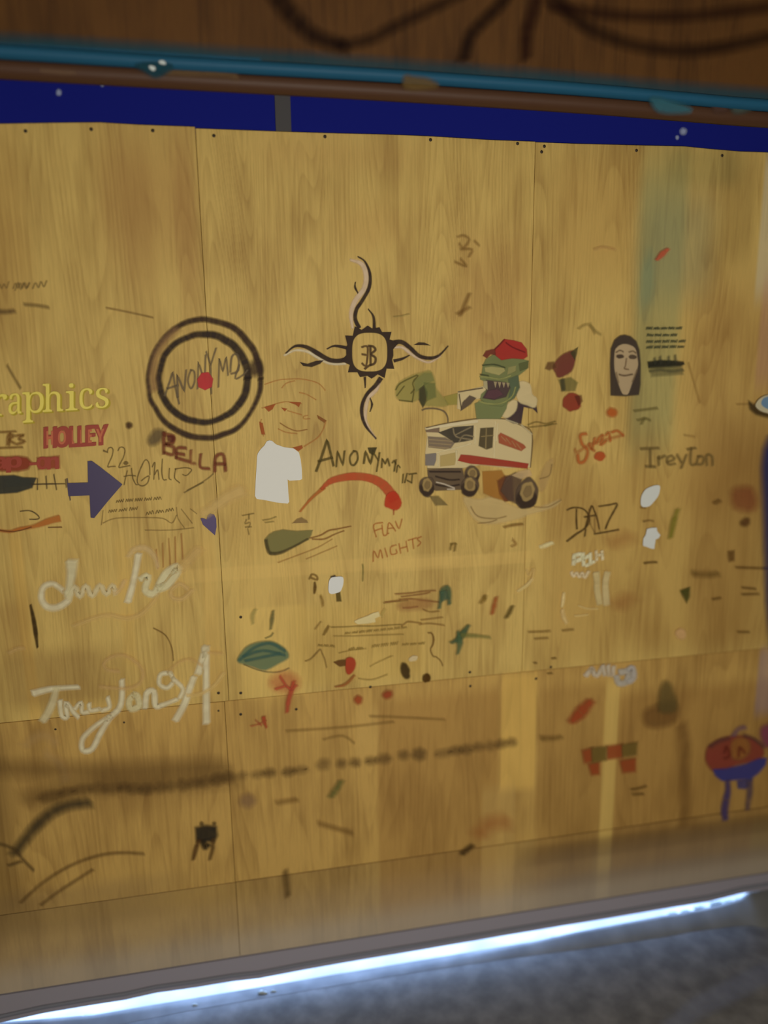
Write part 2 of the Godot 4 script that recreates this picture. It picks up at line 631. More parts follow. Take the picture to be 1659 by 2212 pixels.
func door_boards() -> void:
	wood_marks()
	var w := Node3D.new()
	w.name = "wall_back"
	add_child(w)
	tag(w, "plywood lining of the door wall, covered in drawings", "", "", "structure")
	var ya := 0.9365     # joint under the tall sheets
	var yb := 0.386      # joint above the bottom board
	var yc := 0.137
	var g := 0.0005
	var xs := [-2.86, -1.25, -0.034, 0.795, 2.02, 3.46]
	var la := ink(177, 151, 86)
	var da := ink(134, 105, 54)
	var lb := ink(168, 136, 74)
	var db := ink(126, 96, 48)
	var head := mat(c8(58, 44, 30), 0.6, 0.5, 0.3)
	var sheets := []
	for i in 5:
		var lo := Vector2(xs[i] + g, ya + g)
		var hi := Vector2(xs[i + 1] - g, 2.42)
		var line := PackedVector2Array([lo, Vector2(hi.x, lo.y)])
		var t := top_edge(lo.x, hi.x)
		t.reverse()
		line.append_array(t)
		var res := 560.0 if i in [1, 2, 3] else 120.0
		sheets.append(sheet(w, "plywood_sheet", line, 0.0, plywood(lo, hi, 11 + i * 3, la, da, [0.6, 0.8, 1.25, 0.7, 0.6][i], res), lo, hi))
	var xl := [-2.86, -1.25, -0.046, 1.235, 2.3, 3.46]
	for i in 5:
		var lo := Vector2(xl[i] + g, yb + g)
		var hi := Vector2(xl[i + 1] - g, ya - g)
		var line := PackedVector2Array([lo, Vector2(hi.x, lo.y), hi, Vector2(lo.x, hi.y)])
		var res := 480.0 if i in [1, 2, 3] else 120.0
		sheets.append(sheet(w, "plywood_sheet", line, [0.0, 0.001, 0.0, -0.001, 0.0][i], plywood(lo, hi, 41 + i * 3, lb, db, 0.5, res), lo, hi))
	# bottom boards, greyed at the foot by the painted veil, then the dark bottom rail whose lower edge runs uneven over the floor
	var xk := [-2.86, -0.045, 3.46]
	for i in 2:
		var lo := Vector2(xk[i] + g, yc + 0.005)
		var hi := Vector2(xk[i + 1] - g, yb - 0.0025)
		var line := PackedVector2Array([lo, Vector2(hi.x, lo.y), hi, Vector2(lo.x, hi.y)])
		sheets.append(sheet(w, "bottom_board", line, 0.0, plywood(lo, hi, 71 + i, ink(152, 124, 70), ink(118, 92, 50), 0.3, 260.0), lo, hi))
	zoomed(0, 0, 1)
	var rail := PackedVector2Array()
	for p in pts("0,2212 94,2190 189,2175 270,2162 337,2147 420,2136 500,2122 560,2116 650,2098 740,2082 830,2067 930,2051 1080,2025 1210,2003 1330,1983 1430,1966 1480,1958 1530,1950 1565,1941 1600,1932 1622,1929 1660,1922 1720,1910"):
		var q := at(p.x, p.y)
		rail.append(Vector2(q.x, q.y + rng.randf_range(-0.001, 0.001)))
	var lower := PackedVector2Array([Vector2(-2.86, 0.05)])
	lower.append_array(rail)
	lower.append(Vector2(3.46, 0.012))
	lower.append(Vector2(3.46, yc - 0.002))
	lower.append(Vector2(-2.86, yc - 0.002))
	sheet(w, "bottom_rail", lower, -0.002, mat(c8(156, 151, 160), 0.8, 0.3), Vector2(-2.86, 0), Vector2(3.46, yc))
	# rubber lip along the rail
	var lip := PackedVector3Array()
	for q in rail: lip.append(Vector3(q.x, q.y + 0.022, -0.002))
	lip.insert(0, Vector3(-2.86, 0.072, -0.002))
	lip.append(Vector3(3.46, 0.036, -0.002))
	put("rubber_seal", swept(lip, PackedVector2Array([Vector2(-0.006, 0), Vector2(-0.004, 0.005), Vector2(0.002, 0.006), Vector2(0.006, 0.003), Vector2(0.006, 0)])), mat(c8(124, 126, 136), 0.8, 0.4), w)
	# low concrete lip under the door, rising toward the far end until it meets the rail
	var lipst := SurfaceTool.new()
	lipst.begin(Mesh.PRIMITIVE_TRIANGLES)
	var tops := [Vector2(-2.86, 0.001)]
	for p in pts("0,2216 202,2202 400,2176 560,2151 700,2127 830,2103 960,2079 1080,2056 1170,2036 1245,2019 1330,2003 1430,1984 1480,1976 1530,1966 1570,1957 1605,1946 1622,1932 1660,1923 1720,1911"):
		var q := at(p.x, p.y)
		tops.append(Vector2(q.x, maxf(q.y + rng.randf_range(-0.0015, 0.0015), 0.001)))
	tops.append(Vector2(3.46, 0.05))
	for i in tops.size() - 1:
		var a: Vector2 = tops[i]
		var c: Vector2 = tops[i + 1]
		var pa := [Vector3(a.x, 0, -0.03), Vector3(a.x, a.y, -0.012), Vector3(a.x, a.y, 0.0), Vector3(a.x, 0.0005, 0.012 + a.y * 0.9)]
		var pc := [Vector3(c.x, 0, -0.03), Vector3(c.x, c.y, -0.012), Vector3(c.x, c.y, 0.0), Vector3(c.x, 0.0005, 0.012 + c.y * 0.9)]
		for j in 3:
			for v in [pa[j], pa[j + 1], pc[j], pa[j + 1], pc[j + 1], pc[j]]: lipst.add_vertex(v)
	lipst.generate_normals()
	tag(put("trim_5", lipst.commit(), concrete(8, c8(116, 118, 118), 256, 0.04)), "crumbled concrete lip under the door", "", "", "structure")
	# dark framing behind the joints
	var back := mat(c8(92, 68, 40), 0.9, 0.2)
	box("door_frame_board", Vector3(-2.86, 0.11, -0.05), Vector3(3.46, 2.34, -0.014), back, w)
	# screws along the edges
	var at_sheet := {1: ["197,279", "55,283", "330,282"], 2: ["462,293", "702,295", "930,302", "520,1333", "520,1497", "800,1484", "1015,1452"], 3: ["1118,310", "1170,328", "1176,316", "1375,325", "1190,1441", "1560,336"], 6: ["268,1560", "472,1535", "120,1575"], 7: ["520,1543", "1158,1466", "1016,1482", "640,1532"]}
	zoomed(0, 0, 1)
	for k in at_sheet:
		for t in at_sheet[k]:
			var p := pts(t)[0]
			screw(sheets[k], p.x, p.y, head)
	screw(sheets[1], 472, 1497, head)

func rail_line(t: String, z: float) -> PackedVector3Array:
	zoomed(0, 0, 1)
	var r := PackedVector3Array()
	for p in smooth(pts(t), false, 6): r.append(at(p.x, p.y, z))
	return r

func half_round(ry: float, rz: float) -> PackedVector2Array:
	var p := PackedVector2Array()
	for k in 11:
		var a := PI * (k / 10.0) - PI * 0.5
		p.append(Vector2(sin(a) * ry, cos(a) * rz))
	return p

func header() -> void:
	# navy board above the plywood with a grey joint strip
	var navy := mat(c8(26, 34, 132), 0.85, 0.2)
	var n := put("trim_1", prism(PackedVector3Array([Vector3(-2.86, 2.3, 0), Vector3(3.46, 2.3, 0), Vector3(3.46, 2.96, 0), Vector3(-2.86, 2.96, 0)]), -0.034, -0.016), navy)
	tag(n, "navy blue painted board showing above the plywood", "", "", "structure")
	var a := at(594, 240, -0.016)
	var b := at(628, 240, -0.016)
	box("joint_strip", Vector3(a.x, 2.3, -0.016), Vector3(b.x, 2.9, -0.012), mat(c8(84, 82, 84), 0.7, 0.3), n)
	pz = -0.016
	zoomed(0, 0, 1)
	var fl := ink(150, 160, 190, 0.8)
	spot(n, "paint_fleck", 127, 200, 3.5, 5, fl, 4)
	spot(n, "paint_fleck", 221, 183, 2.5, 3, fl, 3)
	spot(n, "paint_fleck", 1476, 284, 5, 5, fl, 5)
	spot(n, "paint_fleck", 1463, 297, 2, 3, fl, 3)
	pz = 0.0
	# stained header board that hangs in front of it
	var z := 0.1
	var brown := plywood(Vector2(-0.6, 2.4), Vector2(1.7, 2.96), 91, ink(80, 52, 22), ink(52, 31, 12), 0.25, 220.0)
	var line := rail_line("-900,70 -300,106 0,125 400,150 830,178 1240,206 1659,236 2100,262 3000,320", z)
	var lo := PackedVector3Array([Vector3(-2.86, line[0].y, 0)])
	for p in line:
		if p.x > -2.8 and p.x < 3.4: lo.append(Vector3(p.x, p.y, 0))
	lo.append(Vector3(3.46, line[line.size() - 1].y, 0))
	lo.append(Vector3(3.46, 2.96, 0))
	lo.append(Vector3(-2.86, 2.96, 0))
	var h := put("trim_2", prism(lo, z - 0.03, z, 0.001, Vector2(-0.6, 2.96), Vector2(1.0 / 2.3, -1.0 / 0.56)), brown)
	tag(h, "dark brown stained header board over the door", "", "", "structure")
	# teal moulding along its lower edge
	var teal := mat(c8(28, 92, 126), 0.6, 0.4)
	var t1 := put("trim_3", swept(rail_line("-900,58 -300,94 0,113 400,139 830,164 1240,193 1480,214 1659,229 2100,256 3000,314", z), half_round(0.0145, 0.02)), teal)
	tag(t1, "teal painted half round moulding along the header", "", "", "structure")
	var t2 := put("trim_4", swept(rail_line("-900,92 -300,128 0,148 400,172 830,197 1240,224 1480,243 1659,257 2100,284 3000,344", z - 0.02), half_round(0.0215, 0.024)), mat(c8(84, 56, 38), 0.55, 0.4))
	tag(t2, "worn brown rail under the teal moulding", "", "", "structure")
	pz = z + 0.001
	# overspray and drips on the moulding
	zoomed(0, 0, 1)
	var ts := ink(26, 70, 84, 0.75)
	var o := thing("overspray_band", "hazy teal overspray band above the teal moulding", "paint", at(700, 130, pz))
	pen(o, "haze", "-60,86 300,108 700,134 1100,164 1400,190 1700,214", [30], Color(ts.r, ts.g, ts.b, 0.6), 18)
	pen(o, "streak", "-60,96 200,110 420,124 560,132", [10], ink(30, 96, 130, 0.6), 6)
	var sp := ink(24, 14, 9, 0.62)
	var g := "black sprayed strokes on the header board"
	tag(pen(self, "spray_stroke", "590,-30 612,10 640,45 675,75 715,92 740,98", [46, 40, 34, 26, 20], sp, 18), "widest black spray stroke hooking down across the dark header", "spray paint", g)
	tag(pen(self, "spray_stroke", "735,98 800,85 850,58 920,25 1010,-20", [14, 22, 22, 18], Color(sp.r, sp.g, sp.b, 0.5), 14), "faint black spray stroke rising from the hooked stroke to the frame top", "spray paint", g)
	tag(pen(self, "spray_stroke", "1100,-20 1080,10 1045,45 1015,80 1003,122", [26, 24, 22, 16], Color(sp.r, sp.g, sp.b, 0.6), 14), "black spray stroke bending down to the teal moulding, middle of the header", "spray paint", g)
	tag(pen(self, "spray_stroke", "1165,-20 1150,30 1138,70 1136,120", [22, 26, 24, 10], Color(sp.r * 1.4, sp.g, sp.b, 0.6), 14), "short reddish black upright spray stroke on the header", "spray paint", g)
	tag(pen(self, "spray_stroke", "1190,-20 1230,30 1290,70 1380,100 1480,110 1570,100 1659,80", [26, 26, 22, 22, 18], Color(sp.r, sp.g, sp.b, 0.55), 16), "long sagging black spray stroke at the far end of the header", "spray paint", g)
	tag(pen(self, "spray_stroke", "1190,14 1350,34 1500,34 1700,10", [18, 22, 26], Color(sp.r * 1.2, sp.g * 0.8, sp.b, 0.5), 14), "reddish black spray stroke above the long sagging one", "spray paint", g)
	pz = z + 0.0208
	var dr := thing("paint_drip", "teal paint drip with white chips on the moulding edge", "paint drip", at(330, 150, pz))
	patch(dr, "drip", "296,140 350,138 372,146 352,160 336,166 318,156", ink(24, 58, 70, 0.9), 7, true)
	spot(dr, "white_chip", 329, 147, 7, 4, ink(190, 205, 215, 0.95), 2, 0.5)
	spot(dr, "white_chip", 351, 135, 7, 3.5, ink(190, 205, 215, 0.95), 2, 0.3)
	tag(patch(self, "scuff", "876,166 890,168 920,172 944,184 925,190 878,190", ink(98, 78, 44, 0.75), 9, true), "tan rub mark where the teal wore through, mid header", "scuff", "worn spots on the header rail")
	tag(patch(self, "scuff", "1408,214 1430,216 1478,230 1490,240 1440,242 1418,234", ink(50, 96, 110, 0.8), 9, true), "pale teal smear running over the brown rail", "scuff", "worn spots on the header rail")
	pz = z + 0.006
	tag(patch(self, "scuff", "1544,226 1566,222 1568,238 1546,240", ink(80, 58, 50, 0.7), 9, true), "small pinkish rub on the rail beside the pale teal smear", "scuff", "worn spots on the header rail")
	tag(patch(self, "scuff", "1584,226 1615,222 1618,236 1588,242", ink(70, 84, 80, 0.7), 9, true), "small grey rub at the far end of the header rail", "scuff", "worn spots on the header rail")
	tag(pen(self, "scuff", "90,152 130,156 160,157", [8], ink(110, 86, 66, 0.6), 5), "thin light rub on the brown rail at its near end", "scuff", "worn spots on the header rail")
	tag(pen(self, "scuff", "360,156 420,158 480,160 510,166", [14], ink(104, 82, 56, 0.6), 8), "long light rub on the brown rail next to the white chips", "scuff", "worn spots on the header rail")
	pz = 0.0

func lamp(t: Transform3D) -> void:
	# hooded work lamp on a tripod behind the camera; its glowing face sits just behind the light
	var l := thing("work_lamp", "wide hooded work lamp on a tripod behind the viewer", "lamp", t.origin)
	var glow := mat(Color.WHITE, 0.5)
	glow.emission_enabled = true
	glow.emission = Color(1.0, 0.975, 0.925)
	glow.emission_energy_multiplier = 1.5
	var sh := mat(c8(60, 62, 64), 0.5, 0.5, 0.4)
	var face := put("lamp_face", prism(PackedVector3Array([Vector3(-0.45, -0.14, 0), Vector3(0.45, -0.14, 0), Vector3(0.45, 0.14, 0), Vector3(-0.45, 0.14, 0)]), 0.004, 0.012), glow, l)
	face.basis = t.basis
	var hood := put("hood", prism(PackedVector3Array([Vector3(-0.48, -0.17, 0), Vector3(0.48, -0.17, 0), Vector3(0.48, 0.17, 0), Vector3(-0.48, 0.17, 0)]), 0.013, 0.09, 0.02), sh, l)
	hood.basis = t.basis
	# tripod: pole, three legs
	var base := Vector3(t.origin.x, 0.0, t.origin.z + 0.07)
	put("pole", bar(Vector3(base.x, 0.3, base.z) - t.origin, Vector3(base.x, t.origin.y - 0.1, base.z) - t.origin, 0.012), sh, l)
	for k in 3:
		var a := TAU * k / 3.0 + 0.5
		put("leg", bar(Vector3(base.x, 0.42, base.z) - t.origin, base + Vector3(cos(a) * 0.36, 0.008, sin(a) * 0.36) - t.origin, 0.009), sh, l)

func bar(a: Vector3, b: Vector3, r: float) -> Mesh:
	var st := SurfaceTool.new()
	st.begin(Mesh.PRIMITIVE_TRIANGLES)
	var d := (b - a).normalized()
	var u := d.cross(Vector3(0.3, 0.2, 1)).normalized()
	var v := d.cross(u)
	for k in 8:
		var p := (u * cos(TAU * k / 8.0) + v * sin(TAU * k / 8.0)) * r
		var q := (u * cos(TAU * (k + 1) / 8.0) + v * sin(TAU * (k + 1) / 8.0)) * r
		for x in [a + p, a + q, b + p, a + q, b + q, b + p, a, a + q, a + p, b, b + p, b + q]: st.add_vertex(x)
	st.generate_normals()
	return st.commit()

# ---------------------------------------------------------------- drawings on the boards
func ring(parent: Node3D, called: String, cx: float, cy: float, rx: float, ry: float, ws: Array, col: Color, soft: float, wob := 0.012, tilt := 0.0) -> void:
	var t := ""
	for k in 37:
		var a := TAU * k / 36.0
		var w := 1.0 + rng.randf_range(-wob, wob)
		if k == 36: w = 1.0
		if k == 0: w = 1.0
		var v := Vector2(cos(a) * rx * w, sin(a) * ry * w).rotated(tilt)
		t += "%.1f,%.1f " % [cx + v.x, cy + v.y]
	pen(parent, called, t, ws, col, soft)

func drawings() -> void:
	var dark := ink(58, 44, 36, 0.9)
	# round emblem
	zoomed(0, 0, 1)
	var e := thing("ring_emblem", "round emblem of two dark hand-drawn rings around a red dot", "drawing", at(441, 948))
	ring(e, "outer_ring", 441, 819, 122, 128, [11, 8, 11, 12, 10, 8, 8, 11, 12, 14, 11], dark, 4)
	ring(e, "inner_ring", 439, 817, 96, 95, [15, 15, 11, 13, 14, 12, 12, 12, 15, 17, 16], ink(50, 42, 38, 0.92), 4)
	spot(e, "ring_smudge", 553, 795, 12, 14, ink(60, 46, 40, 0.75), 9)
	pen(e, "ring_shading", "332,840 330,800 345,750 380,712", [16], ink(140, 108, 76, 0.5), 8)
	zoomed(0, 550, 2.765)
	var gl := ink(104, 90, 72, 0.72)
	pen(e, "letter", "985,840 1010,770 1032,700 1048,800 1070,890|1000,800 1062,780", [13, 11], gl, 5, false)
	pen(e, "letter", "1062,850 1058,715 1100,820 1112,690", [13, 12], gl, 5, false)
	pen(e, "letter", "1140,690 1122,750 1140,800 1162,760 1160,700 1140,690", [11], gl, 5)
	pen(e, "letter", "1180,800 1185,640 1222,760 1228,600", [11], gl, 5, false)
	pen(e, "letter", "1232,580 1258,660 1290,560|1258,660 1262,830", [10], gl, 5, false)
	pen(e, "letter", "1305,790 1310,620 1330,700 1352,610 1362,720", [11], gl, 5, false)
	pen(e, "letter", "1376,700 1385,610 1420,600 1424,690 1380,712", [12], gl, 5)
	pen(e, "letter", "1428,660 1405,740 1450,720 1478,690", [10], gl, 5)
	patch(e, "red_dot", "1180,745 1205,708 1245,704 1272,742 1264,790 1225,808 1186,790", ink(168, 56, 58, 0.97), 4)
	zoomed(0, 0, 1)
	var ds := "small marks beside the round emblem"
	tag(spot(self, "ink_spot", 279, 919, 5.5, 5.5, ink(70, 48, 34, 0.85), 4), "round brown ink spot between the red block lettering and the ring emblem", "ink spot", ds)
	tag(patch(self, "smudge", "322,950 336,930 352,934 344,952 328,960", ink(92, 80, 58, 0.7), 8, true), "grey diamond shaped smudge under the ring emblem", "smudge", ds)

	# tribal sun
	zoomed(550, 500, 3.318)
	var s := thing("sun_emblem", "black tribal sun emblem with curling rays and a letter inside", "drawing", at(799, 940))
	var sd := ink(52, 42, 38, 0.95)
	var hi := ink(192, 172, 146, 0.85)
	pen(s, "highlight", "690,205 770,235 800,320 785,410 720,500 692,590 702,690", [14, 34, 36, 36, 36, 30, 14], hi, 9)
	pen(s, "highlight", "215,888 290,852 380,862 450,902 540,946 650,948", [6, 16, 20, 18, 14], ink(206, 190, 162, 0.8), 7)
	pen(s, "highlight", "1000,832 1060,832 1125,880 1200,925 1260,936 1330,892", [14, 22, 16, 12, 6], hi, 7)
	pen(s, "highlight", "900,1066 872,1135 818,1190 798,1262 792,1345 815,1405 866,1478", [16, 26, 26, 26, 26, 20, 6], hi, 8)
	pen(s, "ray", "742,182 790,215 826,300 822,400 775,490 730,560 722,630 750,690", [5, 14, 20, 24, 24, 26, 26, 28], sd, 5)
	pen(s, "ray", "225,872 290,822 370,828 450,872 530,918 600,928 665,914", [5, 16, 26, 32, 32, 30, 32], sd, 5)
	pen(s, "ray", "985,800 1050,792 1110,830 1180,892 1260,908 1325,886 1385,822", [34, 30, 28, 26, 24, 14, 4], sd, 5)
	pen(s, "ray", "905,1052 865,1105 806,1165 772,1240 770,1320 800,1400 870,1484", [34, 26, 22, 24, 22, 16, 4], sd, 5)
	pen(s, "barb", "858,690 852,610 815,558", [22, 18, 5], sd, 4)
	pen(s, "barb", "722,365 720,400 740,440", [5, 16, 6], sd, 4)
	patch(s, "barb", "325,936 380,950 440,930 495,924 470,946 410,970 350,962", sd, 4)
	pen(s, "barb", "520,842 575,820 668,836", [5, 18, 24], sd, 4)
	patch(s, "barb", "1142,812 1175,796 1215,798 1262,818 1210,812", sd, 4)
	pen(s, "barb", "1000,928 1060,912 1108,888", [22, 18, 5], sd, 4)
	pen(s, "barb", "793,1118 792,1080 790,1045", [6, 14, 18], sd, 4)
	pen(s, "barb", "828,1195 842,1240 828,1290", [5, 16, 5], sd, 4)
	# rim with pointed teeth
	var q := ""
	for k in 28:
		var a := TAU * k / 28.0 + 0.1
		var r := (190.0 if k % 2 == 0 else 168.0)
		if k in [2, 4, 10, 12, 16, 18, 24, 26]: r = 212.0
		if k in [0, 14, 7, 21]: r = 170.0
		q += "%.0f,%.0f " % [825 + cos(a + (0.05 if k % 2 == 0 else 0.0)) * r, 865 + sin(a + (0.05 if k % 2 == 0 else 0.0)) * r]
	sun_rim(s, q)
	pen(s, "letter", "768,830 800,822 812,850 800,960 770,945|770,880 800,885", [14], ink(88, 68, 44, 0.9), 4)
	pen(s, "letter_stroke", "815,820 850,825 866,850 835,880 866,905 860,945 820,962 790,985|830,822 832,960", [16], ink(80, 62, 42, 0.9), 4)

	monster_truck()

	# reddish sketch of a smiling face over a paper shirt
	zoomed(500, 800, 3.95)
	var f := thing("face_sketch", "thin red sketch of a smiling face in a round cap", "drawing", at(635, 970))
	var rd := ink(146, 74, 40, 0.85)
	var thin := ink(168, 112, 58, 0.55)
	pen(f, "cap_outline", "285,120 400,84 520,74 620,78 740,110 800,170", [6], thin, 4)
	pen(f, "cap_outline", "430,150 470,110 540,90|580,190 640,205 720,250", [6], thin, 4)
	pen(f, "brim", "260,322 420,276 490,270 600,285|480,345 600,380", [7], thin, 4)
	pen(f, "smile", "415,450 480,490 560,518 645,505", [9, 7, 9, 5], ink(140, 96, 50, 0.7), 4)
	pen(f, "smile", "400,500 470,530 560,540", [6], thin, 4)
	pen(f, "jaw", "808,432 780,510 730,580 620,650", [7], thin, 5)
	pen(f, "nose", "650,385 615,395 625,415 670,412", [6], thin, 4)
	pen(f, "neck", "255,420 245,480 275,560", [8], thin, 4)
	patch(f, "eyebrow", "283,315 375,288 350,330 318,352", rd, 5)
	patch(f, "eyebrow", "488,270 592,275 575,312 545,290", rd, 5)
	patch(f, "eye", "425,318 475,328 455,348", rd, 5)
	patch(f, "ear", "732,382 808,428 792,446 742,412", ink(126, 80, 42, 0.85), 5)
	patch(f, "ear", "238,440 265,452 286,548 258,545", rd, 6)
	patch(f, "collar", "522,660 602,640 608,662 572,688", rd, 5)
	var paper := mat(c8(236, 236, 230), 0.75, 0.35)
	var sh := cut_sheet(self, "paper_shirt", "300,604 322,596 345,600 380,630 450,655 530,665 575,700 590,760 600,850 602,925 585,935 495,940 478,930 484,1030 492,1120 480,1135 380,1125 300,1108 215,1095 200,1070 206,940 215,800 218,730 225,706 250,670 280,640", paper, 0.0006)
	tag(sh, "white shirt-shaped paper cutout stuck under the red face sketch", "paper cutout")
	# red swoosh with text
	var sw := thing("red_swoosh", "curved red brush arrow arching over faint orange writing", "drawing", at(760, 1100))
	pen(sw, "tail", "588,1204 640,1140 690,1085 790,1000", [14, 20, 26, 34], ink(160, 92, 44, 0.8), 8)
	pen(sw, "arc", "770,1010 840,950 930,920 1050,905 1180,920 1280,965 1350,1040 1390,1110", [24, 52, 62, 66, 66, 76, 84, 90], ink(166, 74, 44, 0.85), 9)
	patch(sw, "head", "1330,1060 1400,1040 1450,1130 1410,1190 1340,1170 1310,1150", ink(168, 54, 34, 0.92), 10, true)
	pen(sw, "drip", "1385,1190 1385,1230", [12, 4], ink(150, 66, 40, 0.7), 5)
	var ot := thing("orange_writing", "faint orange two-line handwriting under the head of the red arrow", "handwriting", at(770, 1200))
	var oc := ink(158, 90, 42, 0.62)
	pen(ot, "letter", "1235,1420 1215,1320 1290,1300|1222,1370 1280,1350", [10], oc, 5)
	pen(ot, "letter", "1285,1320 1300,1410 1340,1390", [10], oc, 5)
	pen(ot, "letter", "1330,1390 1345,1300 1400,1370|1340,1350 1385,1345", [10], oc, 5)
	pen(ot, "letter", "1400,1290 1430,1350 1455,1270", [10], oc, 5)
	pen(ot, "letter", "1210,1630 1215,1540 1250,1600 1270,1530 1290,1600", [9], oc, 5)
	pen(ot, "letter", "1310,1520 1330,1590", [9], oc, 5)
	pen(ot, "letter", "1405,1490 1360,1510 1365,1570 1410,1560 1405,1530", [9], oc, 5)
	pen(ot, "letter", "1430,1480 1445,1560|1490,1460 1505,1545|1440,1520 1495,1505", [9], oc, 5)
	pen(ot, "letter", "1510,1450 1580,1430|1545,1440 1555,1520", [9], oc, 5)
	pen(ot, "letter", "1620,1420 1585,1440 1615,1470 1590,1500", [9], oc, 5)
	# ladle shape
	var ld := thing("ladle_drawing", "dull green ladle-like shape with a reddish handle", "drawing", at(620, 1195))
	patch(ld, "bowl", "285,1445 320,1405 360,1380 440,1362 560,1375 692,1365 680,1400 660,1435 560,1490 480,1525 400,1556 330,1565 300,1510", ink(112, 108, 66, 0.85), 10)
	pen(ld, "bowl_edge", "295,1450 305,1505 330,1560 420,1556 540,1500 650,1440", [26, 30, 24, 14, 10], ink(74, 66, 42, 0.75), 9)
	pen(ld, "handle", "670,1432 760,1408 830,1368 900,1355 1020,1330|690,1440 790,1440 880,1400 960,1370", [9, 14, 12, 5], ink(124, 84, 44, 0.75), 5)
	patch(ld, "knob", "520,1305 560,1270 600,1258 640,1282 652,1300", ink(122, 100, 66, 0.7), 8)
	pen(ld, "bench_line", "400,1640 560,1580 740,1510 860,1440|640,1610 760,1560 900,1500", [6], ink(146, 106, 56, 0.5), 5)
	# hooded face panel, plain
	zoomed(1150, 480, 3.259)
	var mk := thing("face_drawing", "small dark arched panel with a pale plain face", "drawing", at(1350, 855))
	patch(mk, "hood", "553,1218 550,1000 556,890 580,830 620,800 650,795 690,805 730,840 752,900 760,1000 760,1140 748,1214 650,1222", ink(62, 52, 46, 0.95), 8)
	patch(mk, "face", "580,930 590,890 630,862 680,864 722,890 735,940 742,1000 728,1060 704,1120 676,1200 655,1212 632,1200 606,1130 585,1060 578,1000", ink(164, 144, 112, 0.95), 6, true)
	spot(mk, "eye", 616, 945, 24, 12, ink(70, 58, 46, 0.9), 6)
	spot(mk, "eye", 706, 948, 26, 13, ink(80, 66, 52, 0.9), 6)
	pen(mk, "brow", "590,916 616,902 640,912|682,914 708,908 728,920", [9], ink(110, 92, 68, 0.7), 5)
	pen(mk, "nose", "662,960 655,1010 648,1030 676,1036", [9], ink(120, 98, 72, 0.7), 5)
	pen(mk, "mouth", "612,1072 650,1080 704,1070", [10], ink(96, 78, 58, 0.8), 5)
	pen(mk, "cheek_line", "590,1060 606,1130|738,1040 706,1120", [9], ink(118, 98, 74, 0.6), 6)
	# lever with red ball
	var gs := thing("lever_drawing", "purple and red lever with a round red ball, beside the green monster", "drawing", at(1230, 890))
	patch(gs, "hand", "148,1015 200,945 285,905 300,950 298,985 272,1050 190,1092 165,1060", ink(104, 52, 46, 0.85), 9, true)
	patch(gs, "tip", "270,920 322,880 312,920 298,968", ink(70, 66, 42, 0.8), 8)
	patch(gs, "knuckle", "92,1030 110,990 150,985 160,1020 120,1040", ink(96, 66, 42, 0.7), 10)
	patch(gs, "wrist", "185,1110 270,1095 318,1130 300,1185 215,1190", ink(104, 100, 56, 0.6), 10)
	pen(gs, "stick", "212,1110 218,1180", [30], ink(66, 64, 46, 0.75), 9)
	spot(gs, "ball", 278, 1268, 62, 60, ink(128, 54, 40, 0.93), 8)
	patch(gs, "ball_shadow", "300,1225 345,1220 352,1260 325,1290", ink(90, 44, 34, 0.6), 8)
	# grill
	zoomed(1500, 1300, 4.61)
	var gr := thing("grill_drawing", "red and blue barbecue grill drawing on two legs", "drawing", at(1590, 1775))
	patch(gr, "lid", "118,1520 140,1450 220,1390 330,1350 480,1340 580,1370 660,1440 690,1500 660,1560 560,1590 420,1620 330,1660 200,1680 150,1640 120,1580", ink(122, 54, 44, 0.85), 22, true)
	patch(gr, "lid_window", "380,1400 470,1360 540,1400 540,1500 460,1560 380,1540", ink(142, 96, 46, 0.7), 26, true)
	pen(gr, "lid_edge", "160,1440 240,1390 340,1360|500,1330 600,1370 690,1440", [36], ink(88, 56, 52, 0.6), 20)
	pen(gr, "flame", "300,1500 320,1440 350,1530 300,1560|440,1540 450,1450 500,1500", [26], ink(110, 46, 34, 0.6), 16)
	patch(gr, "bowl", "190,1672 330,1665 520,1620 640,1570 720,1560 706,1620 640,1700 560,1760 420,1770 280,1780 215,1730", ink(50, 52, 112, 0.92), 18)
	patch(gr, "ash_box", "430,1790 580,1760 560,1830 500,1860 435,1856", ink(58, 58, 104, 0.8), 16)
	pen(gr, "leg", "330,1790 335,1880 312,2000 300,2090 310,2160", [48, 56, 70, 72, 60], ink(66, 54, 88, 0.82), 22)
	pen(gr, "leg", "550,1800 552,1900 535,2000 530,2060", [60, 58, 50, 40], ink(84, 68, 76, 0.7), 22)
	pen(gr, "vent", "390,1330 440,1270 500,1250", [34, 48, 30], ink(104, 76, 92, 0.6), 24)
	zoomed(0, 0, 1)
	tag(patch(self, "paint_mark", "1646,1576 1668,1568 1690,1580 1690,1612 1655,1610", ink(118, 58, 78, 0.8), 9, true), "magenta paint mark at the edge beside the grill drawing", "paint mark")

